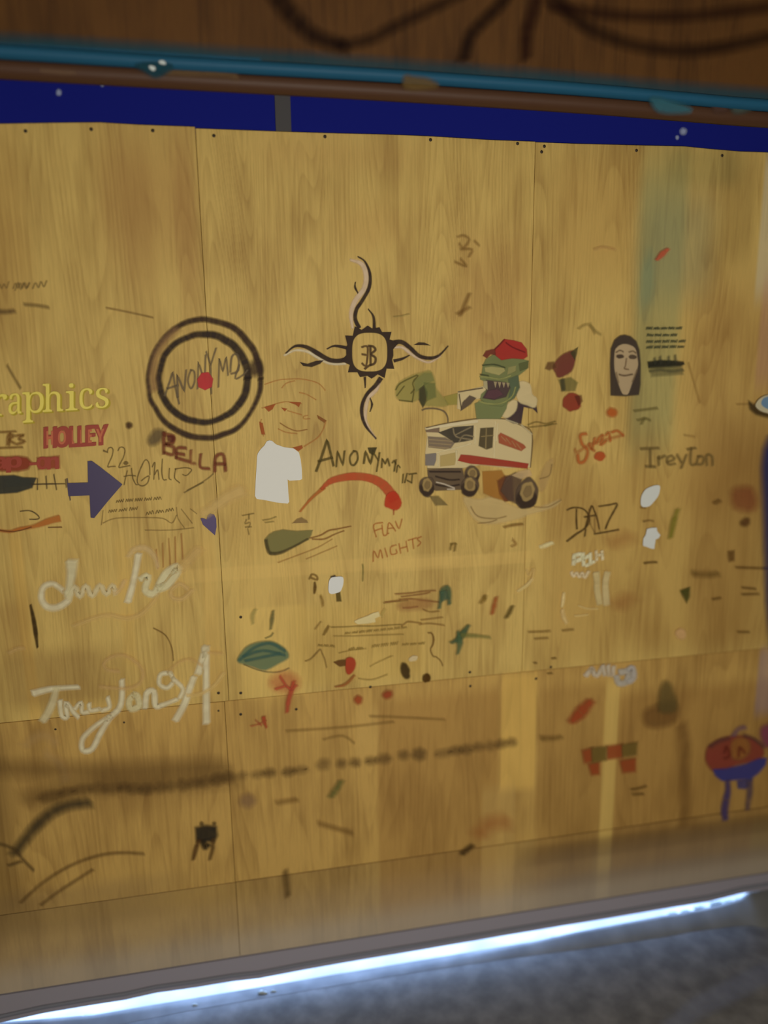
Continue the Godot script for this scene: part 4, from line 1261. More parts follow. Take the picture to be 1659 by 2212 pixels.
# ---------------------------------------------------------------- white chalk, paint and paper
func chalk_and_blots() -> void:
	var ch := ink(208, 192, 160, 0.86)
	zoomed(0, 1150, 2.9625)
	var a := thing("chalk_signature", "upper white chalk cursive signature", "handwriting", at(240, 1325))
	pen(a, "letter", "400,370 340,330 280,350 265,420 300,475 370,480 440,430 430,380", [26, 34, 40, 36], ch, 16)
	pen(a, "letter", "460,190 458,260 448,330 440,400", [74, 56, 44, 50], ink(214, 194, 158, 0.75), 20)
	pen(a, "letter", "440,420 480,350 510,410 550,345 590,405 640,340 680,395 720,340 740,390", [36, 30], ink(212, 190, 152, 0.7), 14)
	pen(a, "letter", "740,390 770,360 795,310", [24], ink(200, 172, 122, 0.5), 14)
	pen(a, "letter", "885,145 865,260 845,350 820,440", [40, 34, 36, 40], ch, 15)
	pen(a, "letter", "825,152 860,110 930,102 985,150 1010,220", [26, 36, 34, 22], ink(200, 176, 128, 0.55), 15)
	pen(a, "letter", "900,300 950,280 930,370 990,390 1040,300 1080,250 1145,225 1080,330 1020,360", [34, 46, 50, 44], ink(214, 194, 156, 0.78), 14)
	pen(a, "letter", "1200,360 1150,330 1095,370 1105,420 1170,425 1230,370", [24], ink(196, 168, 112, 0.55), 12)
	pen(a, "flourish", "1160,230 1215,170 1270,110", [60, 50], ink(196, 168, 108, 0.5), 26)
	pen(a, "underline", "1010,400 960,470 890,530 800,550 700,530 600,550 470,600", [24, 26, 24, 16], ink(196, 168, 108, 0.5), 12)
	var b := thing("chalk_signature", "lower white chalk cursive signature crossing the sheet joint", "handwriting", at(270, 1550))
	pen(b, "letter", "215,1030 330,1002 500,990", [40, 30, 20], ch, 14)
	pen(b, "letter", "360,1000 340,1080 310,1150 275,1205", [36, 46, 46, 44], ink(208, 190, 150, 0.68), 15)
	pen(b, "letter", "385,1080 395,1170 430,1180 420,1090 470,1150 500,1180", [30, 26], ch, 12)
	pen(b, "letter", "480,1130 520,1090 525,1150 560,1150", [24], ch, 12)
	pen(b, "letter", "570,1100 580,1140 640,1130|690,1060 700,1120 650,1140", [24], ch, 12)
	pen(b, "letter", "780,950 780,1060 760,1130 700,1190 640,1290 590,1385 530,1395 530,1320 610,1240 700,1180", [30, 34, 30, 24], ch, 14)
	pen(b, "letter", "860,1040 825,1080 840,1130 890,1110 880,1050 860,1040", [38], ink(212, 192, 150, 0.72), 12)
	pen(b, "letter", "930,1120 940,1030 985,1020 995,1110 1040,1105 1130,1070", [34, 36, 20], ch, 12)
	pen(b, "loop", "760,890 690,880 665,840 720,795 800,790 880,840 915,900 890,970 800,1000 640,988", [14, 18, 20, 22], ink(190, 158, 104, 0.5), 11)
	pen(b, "digit", "1090,900 1030,910 1020,970 1070,995 1110,950 1090,900|1110,940 1170,1000 1150,1060", [26, 24], ch, 12)
	pen(b, "slash", "1240,930 1210,1010 1180,1100 1125,1200", [36, 40, 40], ch, 14)
	pen(b, "digit", "1315,735 1290,830 1270,900|1315,740 1320,900 1320,1080 1322,1215", [46, 34, 40, 44], ch, 15)
	pen(b, "digit", "1200,1045 1290,1030 1370,980 1430,900", [22], ink(200, 172, 110, 0.55), 11)
	pen(b, "loop", "1090,880 1150,830 1220,815 1290,850|1330,770 1420,775", [16], ink(190, 158, 100, 0.45), 10)
	tag(pen(self, "chalk_smear", "170,1360 230,1310 290,1300 350,1340|300,1420 400,1500 420,1580", [44, 60], ink(180, 150, 96, 0.35), 34), "pale chalk smear below the lower cursive signature", "smear")
	tag(pen(self, "chalk_smear", "60,770 110,745 150,740", [22], ink(190, 160, 104, 0.5), 12), "short pale smear beside the black upright scratch", "smear")
	tag(pen(self, "scratch", "196,468 212,540 226,620 240,735", [14, 24, 26, 10], ink(58, 44, 24, 0.9), 7), "black upright scratch on a pale stripe near the chalk signatures", "scratch")
	tag(pen(self, "pencil_line", "985,615 1060,660 1100,740 1110,820", [6], ink(108, 80, 40, 0.6), 4), "curved pencil line between the two chalk signatures", "pencil line")
	zoomed(0, 0, 1)
	tag(pen(self, "chalk_smear", "440,1110 462,1096 492,1074 522,1060", [16, 22, 26], ink(196, 170, 110, 0.6), 10), "pale chalk streak between the heart decal and the paper shirt", "smear")
	# paper and paint blots
	var wp := mat(c8(222, 226, 222), 0.7, 0.35)
	zoomed(1200, 1050, 6.38)
	var g := "white paint blots beside the spiky capitals"
	tag(cut_sheet(self, "paint_blot", "1210,60 1260,20 1340,-10 1415,-14 1425,40 1400,130 1340,210 1270,275 1170,272 1165,150", wp, 0.0006, true), "upper slanted white paint blot beside the spiky capitals", "paint blot", g)
	tag(cut_sheet(self, "paint_blot", "1245,585 1300,570 1380,566 1385,610 1430,670 1405,712 1365,730 1345,860 1300,855 1240,830 1190,815 1195,720 1230,660", wp, 0.0006), "lower ragged white paint blot under the slanted one", "paint blot", g)
	pen(self, "smudge", "1175,295 1240,300|1215,490 1290,475 1350,485", [26, 18], ink(104, 78, 42, 0.6), 12)
	tag(get_child(get_child_count() - 1), "brown smudge between the two white paint blots", "smudge")
	pen(self, "smudge", "1230,1065 1290,1055 1395,1050", [30, 26], ink(84, 60, 26, 0.8), 14)
	tag(get_child(get_child_count() - 1), "short dark dash under the ragged white blot", "dash")
	var lt := thing("white_scrawl", "white painted block letters with two long drip bars", "lettering", at(1275, 1345))
	var wh := ink(206, 196, 164, 0.88)
	pen(lt, "letter", "260,960 250,1080|260,960 350,940 360,1000 260,1040", [52], wh, 16)
	pen(lt, "letter", "380,930 390,1090|380,1000 470,960", [48], wh, 16)
	pen(lt, "letter", "480,930 480,1060|420,1100 530,1040", [40], wh, 16)
	pen(lt, "letter", "560,900 570,1020|640,900 650,1010|570,960 650,940", [38], ink(208, 188, 152, 0.88), 14)
	pen(lt, "letter", "220,1190 250,1240 290,1200 330,1250 370,1200 400,1260 455,1180", [44, 40], ink(202, 184, 150, 0.8), 16)
	pen(lt, "bar", "560,1200 575,1320 575,1430 610,1620", [90, 80, 84, 80], ink(182, 166, 118, 0.85), 20)
	pen(lt, "bar", "715,1195 690,1320 690,1450 705,1630", [84, 80, 90, 90], ink(186, 170, 124, 0.88), 20)
	pen(lt, "dash", "115,1480 105,1570 90,1660", [34, 44, 30], ink(206, 180, 128, 0.85), 16)
	pen(lt, "dash", "95,1710 110,1800 150,1880", [44, 60, 40], ink(190, 166, 112, 0.85), 20)
	pen(lt, "curve", "270,1790 350,1785 440,1772|320,1650 440,1690 580,1690", [18, 12], ink(204, 176, 118, 0.7), 10)
	zoomed(900, 1050, 2.186)
	tag(pen(self, "paint_fleck", "585,288 610,280 640,268", [16, 20, 14], ink(208, 188, 140, 0.85), 7), "small white fleck beneath the big rear wheel of the truck", "paint fleck")
	var hk := thing("white_hook", "thin white hook strokes beside the white block letters", "paint mark", at(1140, 1270))
	pen(hk, "hook", "520,395 530,420 552,392 545,440 525,465", [8, 7], ink(192, 164, 104, 0.6), 5)
	pen(hk, "hook", "545,440 520,468 480,495", [10, 14, 12], ink(206, 180, 124, 0.7), 6)
	tag(spot(self, "paint_spot", 1248, 698, 22, 22, ink(186, 150, 102, 0.85), 8), "round pale pink spot above the long plank joint", "paint spot")
	var wl := thing("white_lettering", "pale bluish white brushed word just below the plank joint", "lettering", at(1320, 1475))
	var wb := ink(176, 166, 146, 0.85)
	pen(wl, "letter", "800,895 830,860|830,870 850,895 880,855", [22, 20], wb, 8)
	pen(wl, "letter", "880,850 890,890|905,850 910,892|930,855 925,895", [20], wb, 8)
	pen(wl, "letter", "945,900 955,930 990,925 1000,880 960,880", [28], ink(160, 156, 146, 0.85), 9)
	pen(wl, "letter", "1000,870 1020,860 1025,905 1000,925", [26], ink(160, 156, 150, 0.85), 9)
	# white sticker with dark handle
	zoomed(640, 1220, 5.184)
	var bs := thing("white_blot", "small oval white blot with a black handle below", "paint blot", at(725, 1300))
	cut_sheet(bs, "blot", "375,150 420,130 500,125 525,150 520,220 490,290 440,310 400,320 362,300 358,220", mat(c8(232, 234, 232), 0.7, 0.35), 0.0006, true)
	patch(bs, "handle", "448,300 488,295 505,410 455,412", ink(84, 70, 34, 0.88), 10)
	pen(bs, "rim_line", "392,140 435,126", [20], ink(52, 48, 52, 0.9), 6)
	var ws := thing("white_squiggle", "fat white squiggle stroke in the middle of the small scribbles", "paint mark", at(795, 1345))
	patch(ws, "stroke", "655,630 700,610 800,575 860,545 920,528 938,575 880,600 885,640 800,655 690,662 660,645", ink(204, 186, 138, 0.92), 8)
	patch(ws, "tip", "940,560 985,490 1005,500 965,590", ink(172, 150, 84, 0.6), 10)
	tag(spot(self, "paint_fleck", 1310, 1050, 46, 26, ink(190, 174, 136, 0.9), 10, -0.3), "small white fleck above a black thumb smudge", "paint fleck")

# ---------------------------------------------------------------- small marks low on the boards
func small_marks() -> void:
	var g := "small scribbles in the middle of the boards"
	zoomed(480, 1180, 3.19)
	var tm := thing("teal_mound", "dark teal scribbled mound with hatching", "drawing", at(570, 1445))
	patch(tm, "fill", "108,790 140,730 180,690 250,665 330,658 400,685 448,730 452,770 400,800 300,850 220,832 150,810", ink(92, 112, 84, 0.85), 12, true)
	pen(tm, "hatch", "120,785 220,700 330,670 430,720|150,760 280,720 430,750|160,790 300,760 400,740", [18], ink(62, 92, 84, 0.7), 9)
	pen(tm, "rim", "150,815 250,855 350,870 420,860 460,840", [6], ink(96, 86, 60, 0.6), 4)
	pen(tm, "stalk", "300,635 335,620 350,600", [9], ink(96, 96, 58, 0.6), 5)
	var rs := thing("red_spray", "red sprayed branch shape below the teal mound", "spray paint", at(620, 1535))
	patch(rs, "haze", "340,930 420,880 500,900 520,960 440,1000 370,980", ink(176, 100, 64, 0.45), 40, true)
	pen(rs, "stem", "492,935 480,990 458,1060 448,1140", [24, 34, 32, 26], ink(160, 70, 48, 0.8), 12)
	pen(rs, "branch", "400,900 440,960 470,985|370,985 430,965|510,960 480,990", [14], ink(166, 74, 54, 0.7), 10)
	var rf := thing("red_mark", "small red cross-like mark below the teal mound and red branch", "paint mark", at(565, 1572))
	pen(rf, "stroke", "285,1180 292,1215 305,1248", [28, 26, 12], ink(150, 66, 42, 0.85), 9)
	pen(rf, "stroke", "200,1240 260,1225 300,1200|230,1200 270,1235", [9], ink(158, 84, 52, 0.6), 7)
	zoomed(640, 1220, 5.184)
	var bd := thing("red_bird", "red bird-like drawing with a brown beak", "drawing", at(750, 1490))
	patch(bd, "body", "560,1060 610,1040 655,1070 660,1140 620,1210 575,1222 555,1150", ink(152, 56, 38, 0.93), 12, true)
	patch(bd, "beak", "418,1092 480,1075 552,1065 550,1130 490,1140", ink(92, 62, 32, 0.88), 8)
	pen(bd, "tail", "650,1240 590,1310 530,1350 440,1368", [26, 34, 30, 14], ink(140, 84, 42, 0.75), 10)
	tag(spot(self, "smudge", 1222, 1190, 44, 84, ink(58, 44, 22, 0.9), 16, -0.25), "black oval thumb smudge under a white fleck", "smudge", g)
	tag(spot(self, "smudge", 1460, 1270, 42, 44, ink(66, 42, 14, 0.92), 10, 0.5), "dark brown blot beside the black oval smudge", "smudge", g)
	var fl := thing("brown_figure", "tiny brown stick figure beside the white oval blot", "drawing", at(680, 1285))
	pen(fl, "head", "150,160 180,110 230,130 235,170 170,150", [20], ink(112, 84, 38, 0.75), 10)
	pen(fl, "body", "208,200 212,250 205,320", [22, 36, 20], ink(84, 60, 24, 0.82), 10)
	pen(fl, "shadow", "275,350 292,400 300,460", [16, 36, 24], ink(120, 92, 40, 0.6), 14)
	tag(pen(self, "scribble", "310,785 335,740 365,690", [24, 34, 26], ink(112, 86, 38, 0.7), 10), "short slanted brown stroke left of the fat white squiggle".replace("left of", "near the start of"), "scribble", g)
	tag(pen(self, "scribble", "215,720 245,680 275,640", [14, 20, 12], ink(128, 100, 48, 0.55), 10), "faint slanted tan stroke above the short brown one", "scribble", g)
	tag(pen(self, "scribble", "1480,765 1520,770 1540,830 1530,900 1505,950 1530,1020 1570,1035 1620,1080 1640,1130", [16, 20, 12, 10, 9], ink(100, 72, 30, 0.75), 6), "long wiggly brown line dropping toward the dark brown blot", "scribble", g)
	tag(pen(self, "scribble", "105,1080 160,1060 220,1000 270,950 290,990 320,1060 340,1150", [8, 20, 16, 12, 6], ink(112, 86, 42, 0.6), 7), "grey hooked line between the teal mound and the red bird", "scribble", g)
	var rows := thing("handwritten_note", "several faded rows of handwriting above the red bird", "handwriting", at(790, 1420))
	var rc := ink(124, 102, 46, 0.55)
	pen(rows, "line", "390,702 540,698 690,690 850,690|980,430 1100,415 1250,400|860,690 1020,680 1180,670", [9], ink(110, 90, 40, 0.65), 6)
	small_text(rows, 240, 900, 440, 915, 34, rc, 11)
	small_text(rows, 540, 770, 860, 740, 34, rc, 11)
	small_text(rows, 860, 740, 1250, 700, 34, rc, 11)
	small_text(rows, 580, 950, 760, 930, 40, rc, 12)
	small_text(rows, 840, 915, 1150, 880, 44, rc, 12)
	small_text(rows, 1180, 895, 1450, 880, 36, rc, 12)
	pen(rows, "line", "480,990 620,960 780,940|700,1275 820,1290 920,1270 1020,1230|830,1140 900,1100 1080,1020|420,800 640,800 900,790 1200,780", [9], ink(120, 98, 44, 0.5), 6)
	var rb := thing("brown_scrawl", "brown red scrawl of crossing lines above the handwritten rows", "scribble", at(890, 1320))
	pen(rb, "line", "1110,330 1280,320 1420,300 1560,290|1160,390 1300,385 1420,400 1600,420|1000,420 1160,400|1200,485 1290,480 1360,470|1180,360 1420,330 1500,310", [14, 18, 10], ink(124, 80, 44, 0.65), 8)
	pen(rb, "line", "1420,500 1500,530 1600,520|1380,670 1500,660 1660,680|1180,690 1220,660 1260,640 1400,655|1400,620 1640,590", [12], ink(120, 86, 40, 0.6), 8)
	patch(rb, "haze", "1150,440 1300,400 1480,400 1500,470 1300,500 1170,500", ink(150, 104, 64, 0.4), 40, true)
	tag(pen(self, "pencil_line", "745,0 750,60 745,180", [12, 20, 8], ink(100, 96, 46, 0.6), 8), "short upright olive stroke beside the white oval blot", "pencil line", g)
	zoomed(900, 1050, 2.186)
	var gt := thing("teal_mark", "dark teal hooked brush mark at the end of the brown scrawl", "paint mark", at(958, 1310))
	pen(gt, "stroke", "108,575 118,520 125,490 150,485 155,555", [10, 22, 24, 18], ink(72, 88, 62, 0.82), 8)
	patch(gt, "blot", "112,500 140,492 150,530 120,545", ink(66, 86, 66, 0.8), 8)
	var pl := thing("teal_plane", "teal airplane-like star of brush strokes", "drawing", at(1005, 1400))
	pen(pl, "stroke", "165,740 200,720 245,660", [12, 34, 16], ink(64, 82, 56, 0.88), 8)
	pen(pl, "stroke", "195,690 205,740 195,790", [10, 30, 10], ink(70, 90, 62, 0.8), 8)
	pen(pl, "wing", "215,705 280,708 345,715", [22, 18, 6], ink(104, 106, 56, 0.6), 8)
	tag(pen(self, "scribble", "375,530 368,560 358,600", [14, 22, 14], ink(146, 74, 36, 0.7), 10), "small upright red stroke beyond the teal airplane", "scribble", g)
	tag(pen(self, "scribble", "452,570 440,595 425,620", [14, 22, 12], ink(82, 66, 28, 0.8), 9), "small dark slanted stroke beyond the upright red one", "scribble", g)
	tag(pen(self, "scribble", "325,520 305,550|320,525 325,535", [14, 16], ink(122, 96, 40, 0.6), 9), "tiny tan tick before the upright red stroke", "scribble", g)
	tag(pen(self, "scribble", "415,195 450,186 500,180", [8, 14, 6], ink(116, 84, 38, 0.7), 6), "short brown dash under the truck's exhaust smoke", "scribble", g)
	tag(pen(self, "scribble", "165,275 160,300|185,275 180,305|165,275 185,272", [8], ink(110, 88, 40, 0.7), 5), "tiny brown gate-shaped scribble above the pale stripe", "scribble", g)
	tag(pen(self, "scribble", "455,255 470,275 450,285", [8], ink(130, 90, 42, 0.5), 6), "faint tan curl under the big rear wheel", "scribble", g)
	tag(pen(self, "scribble", "530,690 590,688 630,685|560,722 620,718|690,683 740,678", [7], ink(112, 84, 38, 0.6), 5), "row of brown pen dashes above the plank joint", "scribble", g)
	tag(pen(self, "scribble", "640,815 658,813|555,836 566,835|620,886 640,884", [8], ink(92, 66, 28, 0.7), 4), "three small dark ticks along the plank joint", "scribble", g)
	var gp := "coloured smears by the door edge"
	tag(pen(self, "smear", "1232,115 1215,170 1200,240", [16, 30, 16], ink(112, 108, 34, 0.7), 12), "mossy green upright smear beside the white paint blots", "smear", gp)
	tag(patch(self, "smear", "1248,495 1290,480 1286,520 1275,552 1262,520", ink(64, 64, 26, 0.88), 10), "dark green wedge smear above the round pale spot", "smear", gp)
	tag(patch(self, "smear", "1510,20 1580,18 1600,90 1560,110 1510,95 1498,50", ink(126, 66, 42, 0.55), 30, true), "square reddish smear near the navy stripe", "smear", gp)
	tag(spot(self, "smear", 1552, 172, 20, 14, ink(84, 54, 32, 0.75), 12, -0.6), "small dark blot under the square reddish smear", "smear", gp)
	tag(patch(self, "smear", "1475,312 1500,308 1498,350 1478,355", ink(94, 66, 30, 0.75), 12), "small brown square smear near the door edge", "smear", gp)
	tag(pen(self, "smear", "1310,415 1380,420 1420,415", [22], ink(104, 78, 36, 0.5), 16), "wide faint brown smear above the dark green wedge", "smear", gp)
	tag(pen(self, "smear", "1510,385 1600,388 1659,390|1540,480 1600,486|1540,512 1615,510|1400,535 1435,528|1520,690 1570,690", [8], ink(94, 68, 32, 0.65), 6), "scattered thin brown dashes at the door edge", "smear", gp)
	tag(pen(self, "smear", "1410,80 1430,70", [18], ink(104, 76, 36, 0.65), 10), "faint brown fingerprint smear near the mossy green smear", "smear", gp)
	tag(pen(self, "smear", "930,268 1000,240|960,560 1000,530", [50], ink(146, 92, 48, 0.3), 40), "faint pinkish haze between the white bars and green wedge", "smear", gp)
	tag(pen(self, "red_slash", "820,1020 775,1070 735,1110", [36, 60, 34], ink(142, 62, 34, 0.75), 18), "broad slanted red slash below the bluish white word", "paint mark")
	zoomed(1150, 480, 3.259)
	tag(pen(self, "red_dash", "880,262 915,225 955,190", [22, 42, 22], ink(172, 82, 58, 0.85), 12), "small slanted red dash on the teal haze", "paint mark")
	tag(pen(self, "scribble", "745,1395 800,1385 830,1395|720,1330 880,1310|770,1420 790,1380", [14, 18], ink(102, 92, 50, 0.6), 9), "grey green scribble under the arched face panel", "scribble", g)
	tag(pen(self, "scribble", "330,750 390,720 450,770 480,790|410,720 440,780", [16], ink(136, 118, 66, 0.5), 10), "faint grey scribble above the purple red lever", "scribble", g)
	tag(pen(self, "scribble", "440,190 500,175 580,190", [14], ink(176, 140, 86, 0.5), 10), "faint pale curved stroke high above the lever", "scribble", g)
	tag(pen(self, "scribble", "1440,1282 1540,1280|1070,1500 1140,1510|1100,990 1180,1270", [9], ink(126, 92, 44, 0.35), 7), "thin faint lines near the blue bordered sticker", "scribble", g)
	zoomed(550, 500, 3.318)
	tag(pen(self, "scribble", "1460,40 1500,30 1540,60 1500,120 1470,90|1480,130 1560,130 1540,180|1440,220 1520,250 1480,200|1580,70 1610,100", [14, 10], ink(124, 92, 46, 0.5), 10), "faded brown doodle high on the sheet above the monster", "scribble", g)
	tag(pen(self, "scribble", "1540,450 1510,520 1480,600|1460,590 1540,545", [20, 26, 14], ink(110, 78, 36, 0.5), 14), "faded brown slanted doodle below the high one", "scribble", g)
	tag(pen(self, "pencil_line", "1000,612 1060,605 1110,592", [7], ink(138, 124, 72, 0.5), 5), "short grey pencil dash beyond the sun's upper ray", "pencil line", g)
	zoomed(0, 0, 1)
	var rg := "round red paint dots under the red bird"
	tag(spot(self, "red_dot", 774, 1512, 7, 7.5, ink(146, 68, 38, 0.88), 5), "lower round red dot under the red bird", "paint dot", rg)
	tag(spot(self, "red_dot", 838, 1501, 9, 6.5, ink(140, 62, 38, 0.85), 6, -0.4), "smeared red dot further along the plank joint", "paint dot", rg)
	# red and green blocks
	zoomed(1150, 1350, 3.259)
	var bk := thing("block_drawing", "row of smeared red and green blocks", "drawing", at(1318, 1670))
	var rb2 := ink(138, 64, 34, 0.8)
	for t in ["355,890 420,870 420,960 370,970", "530,860 630,845 630,930 530,945", "400,985 470,970 470,1050 420,1052", "620,960 725,945 725,1030 640,1038"]:
		patch(bk, "red_block", t, rb2, 22)
	for t in ["418,872 520,860 515,950 425,965", "635,850 738,830 730,910 640,925"]:
		patch(bk, "green_block", t, ink(102, 84, 40, 0.85), 20)
	var tr := thing("brown_figure", "smoky brown pineapple-like figure below the plank joint", "drawing", at(1430, 1570))
	patch(tr, "body", "800,620 850,590 900,570 1000,560 1020,630 980,690 860,715 805,690", ink(108, 76, 40, 0.6), 36, true)
	patch(tr, "leaf", "905,480 930,410 965,420 985,470 1010,540 1000,600 900,600", ink(92, 80, 44, 0.65), 30, true)
	pen(tr, "trail", "1060,720 1080,850 1070,1000 1085,1200 1070,1400", [70, 60, 70, 60], ink(98, 66, 34, 0.35), 40)
	tag(pen(self, "scribble", "700,1160 760,1150 800,1135|710,1195 780,1190", [14], ink(92, 68, 32, 0.65), 9), "two short brown pen dashes between the blocks and the grill", "scribble", g)
	tag(pen(self, "scribble", "70,800 150,800 200,790", [40, 24, 10], ink(104, 78, 38, 0.5), 20), "brown smear running off the pale patch", "scribble", g)
	# chain of scuffs
	zoomed(0, 0, 1)
	var sg := "dark scuffs in a sloping row across the lower boards"
	var row := ["110,1722 24 9", "145,1712 16 7", "178,1706 18 8", "212,1703 14 8", "242,1705 16 7", "268,1701 10 6", "290,1705 12 7", "316,1706 12 8", "346,1702 10 7", "368,1700 8 6", "394,1696 8 9", "420,1693 14 7", "444,1690 12 8", "470,1684 12 9", "494,1680 10 9", "524,1676 8 6", "556,1674 9 5", "582,1670 11 6", "624,1668 10 6", "650,1664 12 5", "699,1652 12 9", "738,1650 7 6", "768,1648 8 6", "802,1644 9 5", "830,1640 12 7", "872,1632 8 7", "906,1630 12 10", "956,1628 13 6", "984,1622 11 6", "1008,1620 10 7", "1034,1614 9 6", "1060,1612 9 7", "1084,1608 9 6", "1106,1604 7 6"]
	var k := 0
	for r in row:
		var f: PackedStringArray = r.split(" ")
		var p := f[0].split(",")
		var sp := spot(self, "scuff_mark", p[0].to_float(), p[1].to_float(), f[1].to_float(), f[2].to_float(), ink(88, 68, 40, 0.34 + 0.24 * rng.randf()), 9, -0.12)
		tag(sp, "dark scuff, %s along the sloping row counted from the thick black curve" % ordinal(k + 1), "scuff", sg)
		k += 1
	tag(pen(self, "scuff_band", "60,1728 200,1700 400,1690 500,1682|0,1660 200,1666 480,1656", [24, 30, 20], ink(96, 72, 40, 0.35), 22), "long grimy band behind the first dark scuffs of the row", "scuff")
	tag(pen(self, "spray_curve", "190,1735 150,1740 112,1756 78,1786 50,1820 34,1842", [6, 12, 20, 22, 16, 5], ink(62, 52, 38, 0.75), 12), "thick black curved spray line bending down under the scuff row", "spray paint")
	tag(pen(self, "pencil_line", "-10,1822 14,1828 34,1838 50,1858 72,1880|20,1870 44,1862", [3, 4, 3], ink(80, 62, 38, 0.55), 4), "thin branching black line at the end of the thick curve", "pencil line")
	tag(pen(self, "pencil_line", "46,1950 90,1910 150,1872 210,1850 260,1843 310,1845|90,1955 130,1925 200,1880", [3, 4.5, 3], ink(96, 72, 40, 0.5), 4), "thin brown arcs below the thick black curve", "pencil line")
	var bf := thing("black_stencil", "small black stencilled two-legged blot", "stencil", at(443, 1858))
	patch(bf, "body", "424,1790 440,1786 466,1788 468,1804 462,1818 448,1816 442,1822 426,1816", ink(40, 38, 30, 0.93), 7)
	pen(bf, "leg", "430,1816 424,1832 418,1856", [7, 10, 6], ink(78, 52, 26, 0.8), 4)
	pen(bf, "leg", "460,1814 460,1832 454,1856", [6, 8, 6], ink(84, 60, 30, 0.7), 4)
	pen(bf, "core", "438,1820 442,1832 450,1826", [9], ink(50, 42, 28, 0.9), 5)
	spot(bf, "ear", 436, 1780, 3, 3, ink(76, 62, 36, 0.7), 3)
	spot(bf, "ear", 463, 1780, 3, 3, ink(76, 62, 36, 0.7), 3)
	tag(pen(self, "scratch", "617,1884 620,1910 622,1934", [8, 12, 6], ink(88, 68, 36, 0.6), 7), "short upright dark scratch crossing the bottom board joint", "scratch")
	tag(pen(self, "scratch", "1000,1844 1012,1834 1020,1828", [8, 12, 5], ink(62, 44, 24, 0.8), 6), "dark nick on the bottom board joint", "scratch")
	tag(pen(self, "green_tick", "716,1720 728,1704 736,1690", [8, 12, 6], ink(92, 94, 48, 0.65), 7), "faint green slanted tick below the scuff row", "paint mark")
	tag(pen(self, "scratch", "600,1735 640,1728|690,1780 760,1800", [8], ink(112, 82, 40, 0.45), 6), "faint brown scratches below the scuff row", "scratch")
	tag(spot(self, "smear", 535, 1730, 14, 11, ink(128, 100, 76, 0.5), 10), "pale greyish purple smear beside the faint brown scratches", "smear")
	tag(pen(self, "scratch", "800,1548 860,1550 960,1555|620,1580 740,1572 850,1560|700,1598 740,1590 765,1605", [4], ink(118, 90, 44, 0.4), 3), "thin pen scratches below the two red dots", "scratch")
	tag(pen(self, "smear", "1040,1800 1060,1780 1090,1776", [26], ink(158, 94, 46, 0.35), 18), "faint orange smear above the bottom board joint", "smear")
	# teal ticks above the mound
	zoomed(480, 1180, 3.19)
	tag(pen(self, "green_tick", "352,450 345,500 335,570", [16, 30, 12], ink(96, 92, 56, 0.75), 9), "dark green upright tick above the teal mound", "paint mark")
	tag(pen(self, "green_tick", "228,440 210,480 212,530", [20, 30, 20], ink(138, 132, 74, 0.5), 12), "faint green upright smear above the teal mound", "paint mark")
	# navy stripe and sticker at the door edge
	zoomed(0, 0, 1)
	tag(patch(self, "navy_stripe", "1656,972 1664,948 1700,940 1700,1392 1668,1390 1662,1300 1657,1180 1654,1080 1651,1010", ink(40, 44, 84, 0.9), 14), "navy painted stripe along the door edge", "paint stripe")
	var stk := thing("sticker", "pale rimmed blue sticker at the door edge", "sticker", at(1660, 896))
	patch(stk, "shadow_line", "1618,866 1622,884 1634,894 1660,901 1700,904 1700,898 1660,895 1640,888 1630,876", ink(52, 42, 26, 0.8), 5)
	cut_sheet(stk, "rim", "1628,878 1630,868 1640,858 1656,852 1690,848 1740,850 1740,896 1690,897 1660,893 1640,888", mat(ink(168, 160, 132), 0.5, 0.5), 0.002, true)
	cut_sheet(stk, "centre", "1640,874 1642,862 1654,856 1690,853 1736,855 1736,890 1690,889 1656,884", mat(ink(92, 120, 146), 0.45, 0.5), 0.0026, true)

func ordinal(n: int) -> String:
	var ones := ["", "first", "second", "third", "fourth", "fifth", "sixth", "seventh", "eighth", "ninth", "tenth", "eleventh", "twelfth", "thirteenth", "fourteenth", "fifteenth", "sixteenth", "seventeenth", "eighteenth", "nineteenth"]
	if n < 20: return ones[n]
	var tens: String = ["twenty", "thirty", "forty"][n / 10 - 2]
	return tens.trim_suffix("y") + "ieth" if n % 10 == 0 else tens + "-" + ones[n % 10]

# ---------------------------------------------------------------- things on the floor
func clump(parent: Node3D, called: String, p: Vector3, r: Vector3, m: Material) -> void:
	var s := SphereMesh.new()
	s.radius = 1.0
	s.height = 2.0
	s.radial_segments = 12
	s.rings = 7
	var arr := s.get_mesh_arrays()
	var v: PackedVector3Array = arr[Mesh.ARRAY_VERTEX]
	var n := FastNoiseLite.new()
	n.seed = rng.randi() % 1000
	n.frequency = 1.1
	for i in v.size():
		v[i] = v[i] * (0.85 + 0.55 * n.get_noise_3dv(v[i])) * r
	arr[Mesh.ARRAY_VERTEX] = v
	var am := ArrayMesh.new()
	am.add_surface_from_arrays(Mesh.PRIMITIVE_TRIANGLES, arr)
	var o := put(called, am, m, parent)
	o.position = p - origin_of(parent)

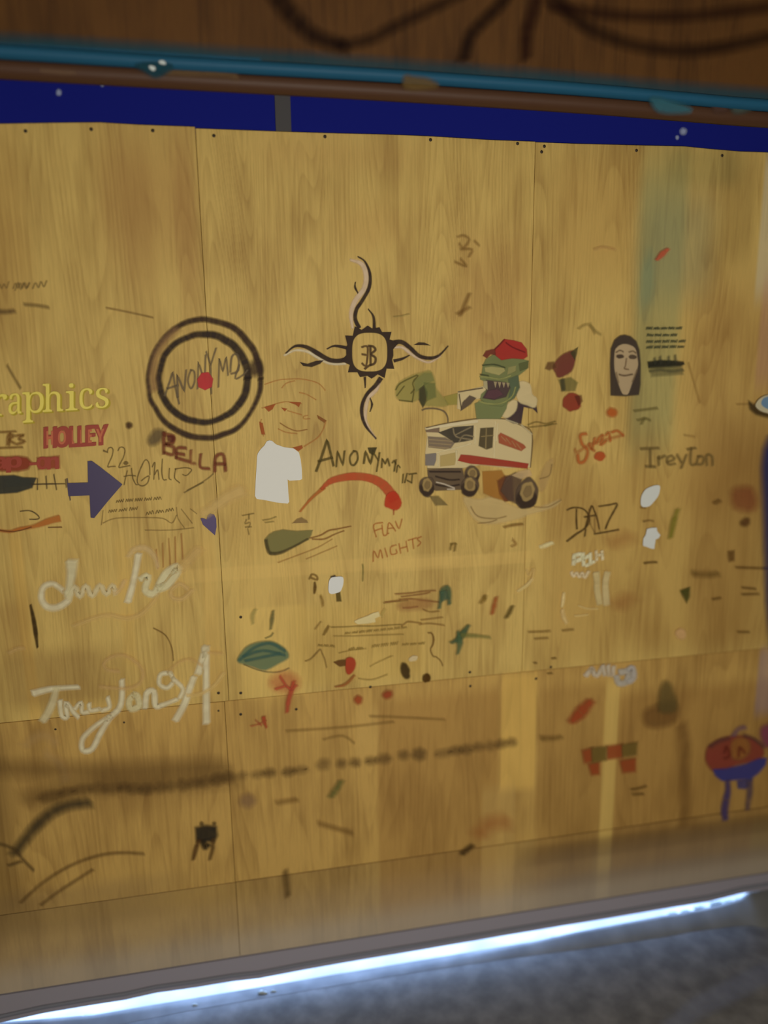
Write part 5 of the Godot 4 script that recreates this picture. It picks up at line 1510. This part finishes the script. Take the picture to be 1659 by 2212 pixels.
func floor_things() -> void:
	# crumbs of dirt and leaves lodged under the door
	var m := mat(c8(168, 174, 170), 0.9, 0.2)
	var g := "debris clumps lodged in the gap under the door"
	var list := [[186, 2204, 0.017, "largest grey debris clump in the bright gap, under the chalk signatures"], [150, 2213, 0.009, "tiny debris clump beside the largest one"], [420, 2172, 0.006, "small crumb at the floor edge of the bright gap"], [565, 2146, 0.010, "lone crumb under the black stencil blot"], [590, 2142, 0.006, "tiny crumb next to the lone crumb"],
		[1195, 2030, 0.012, "flat debris clump where the bright gap starts to narrow"], [1250, 2020, 0.008, "small clump past the flat debris clump"], [1452, 1978, 0.014, "first crumbled clump of the blocked end of the gap"], [1480, 1974, 0.016, "second crumbled clump of the blocked end"], [1510, 1966, 0.018, "tall crumbled clump almost closing the gap"], [1545, 1958, 0.022, "dark clump splitting off the last bright sliver"], [1570, 1954, 0.018, "low clump under the last bright sliver"], [1600, 1948, 0.02, "last clump at the dark end of the gap"], [1630, 1942, 0.03, "dark clump past the end of the gap"]]
	for l in list:
		var p := on_floor(l[0], l[1])
		p.z = minf(p.z, 0.01)
		var t := thing("debris_clump", l[3], "debris", Vector3(p.x, 0.0, p.z), g)
		var r: float = l[2]
		clump(t, "leaf_crumb", Vector3(p.x, r * 0.5, p.z), Vector3(r * 1.3, r * 0.5, r * 0.6), m)
		clump(t, "dirt_crumb", Vector3(p.x + r, r * 0.35, p.z + r * 0.3), Vector3(r * 0.8, r * 0.4, r * 0.5), m)
	# pale bluish streak with fading edges on the concrete
	var st := SurfaceTool.new()
	st.begin(Mesh.PRIMITIVE_TRIANGLES)
	var c := lin(c8(150, 160, 186))
	var rowa := [[1430, 2240], [1500, 2180], [1570, 2145], [1640, 2110], [1720, 2075]]
	for i in rowa.size():
		for j in 4:
			var p := on_floor(rowa[i][0] + [-20, -6, 10, 26][j] * 0.3, rowa[i][1] + [-34, -12, 14, 34][j], 0.0015)
			st.set_normal(Vector3.UP)
			st.set_color(Color(c.r, c.g, c.b, [0.0, 0.3, 0.3, 0.0][j]))
			st.add_vertex(p)
	for i in rowa.size() - 1:
		for j in 3:
			var b: int = i * 4 + j
			for x in [b, b + 4, b + 1, b + 1, b + 4, b + 5]: st.add_index(x)
	tag(put("floor_streak", st.commit(), paint), "pale bluish streak on the concrete floor", "streak")
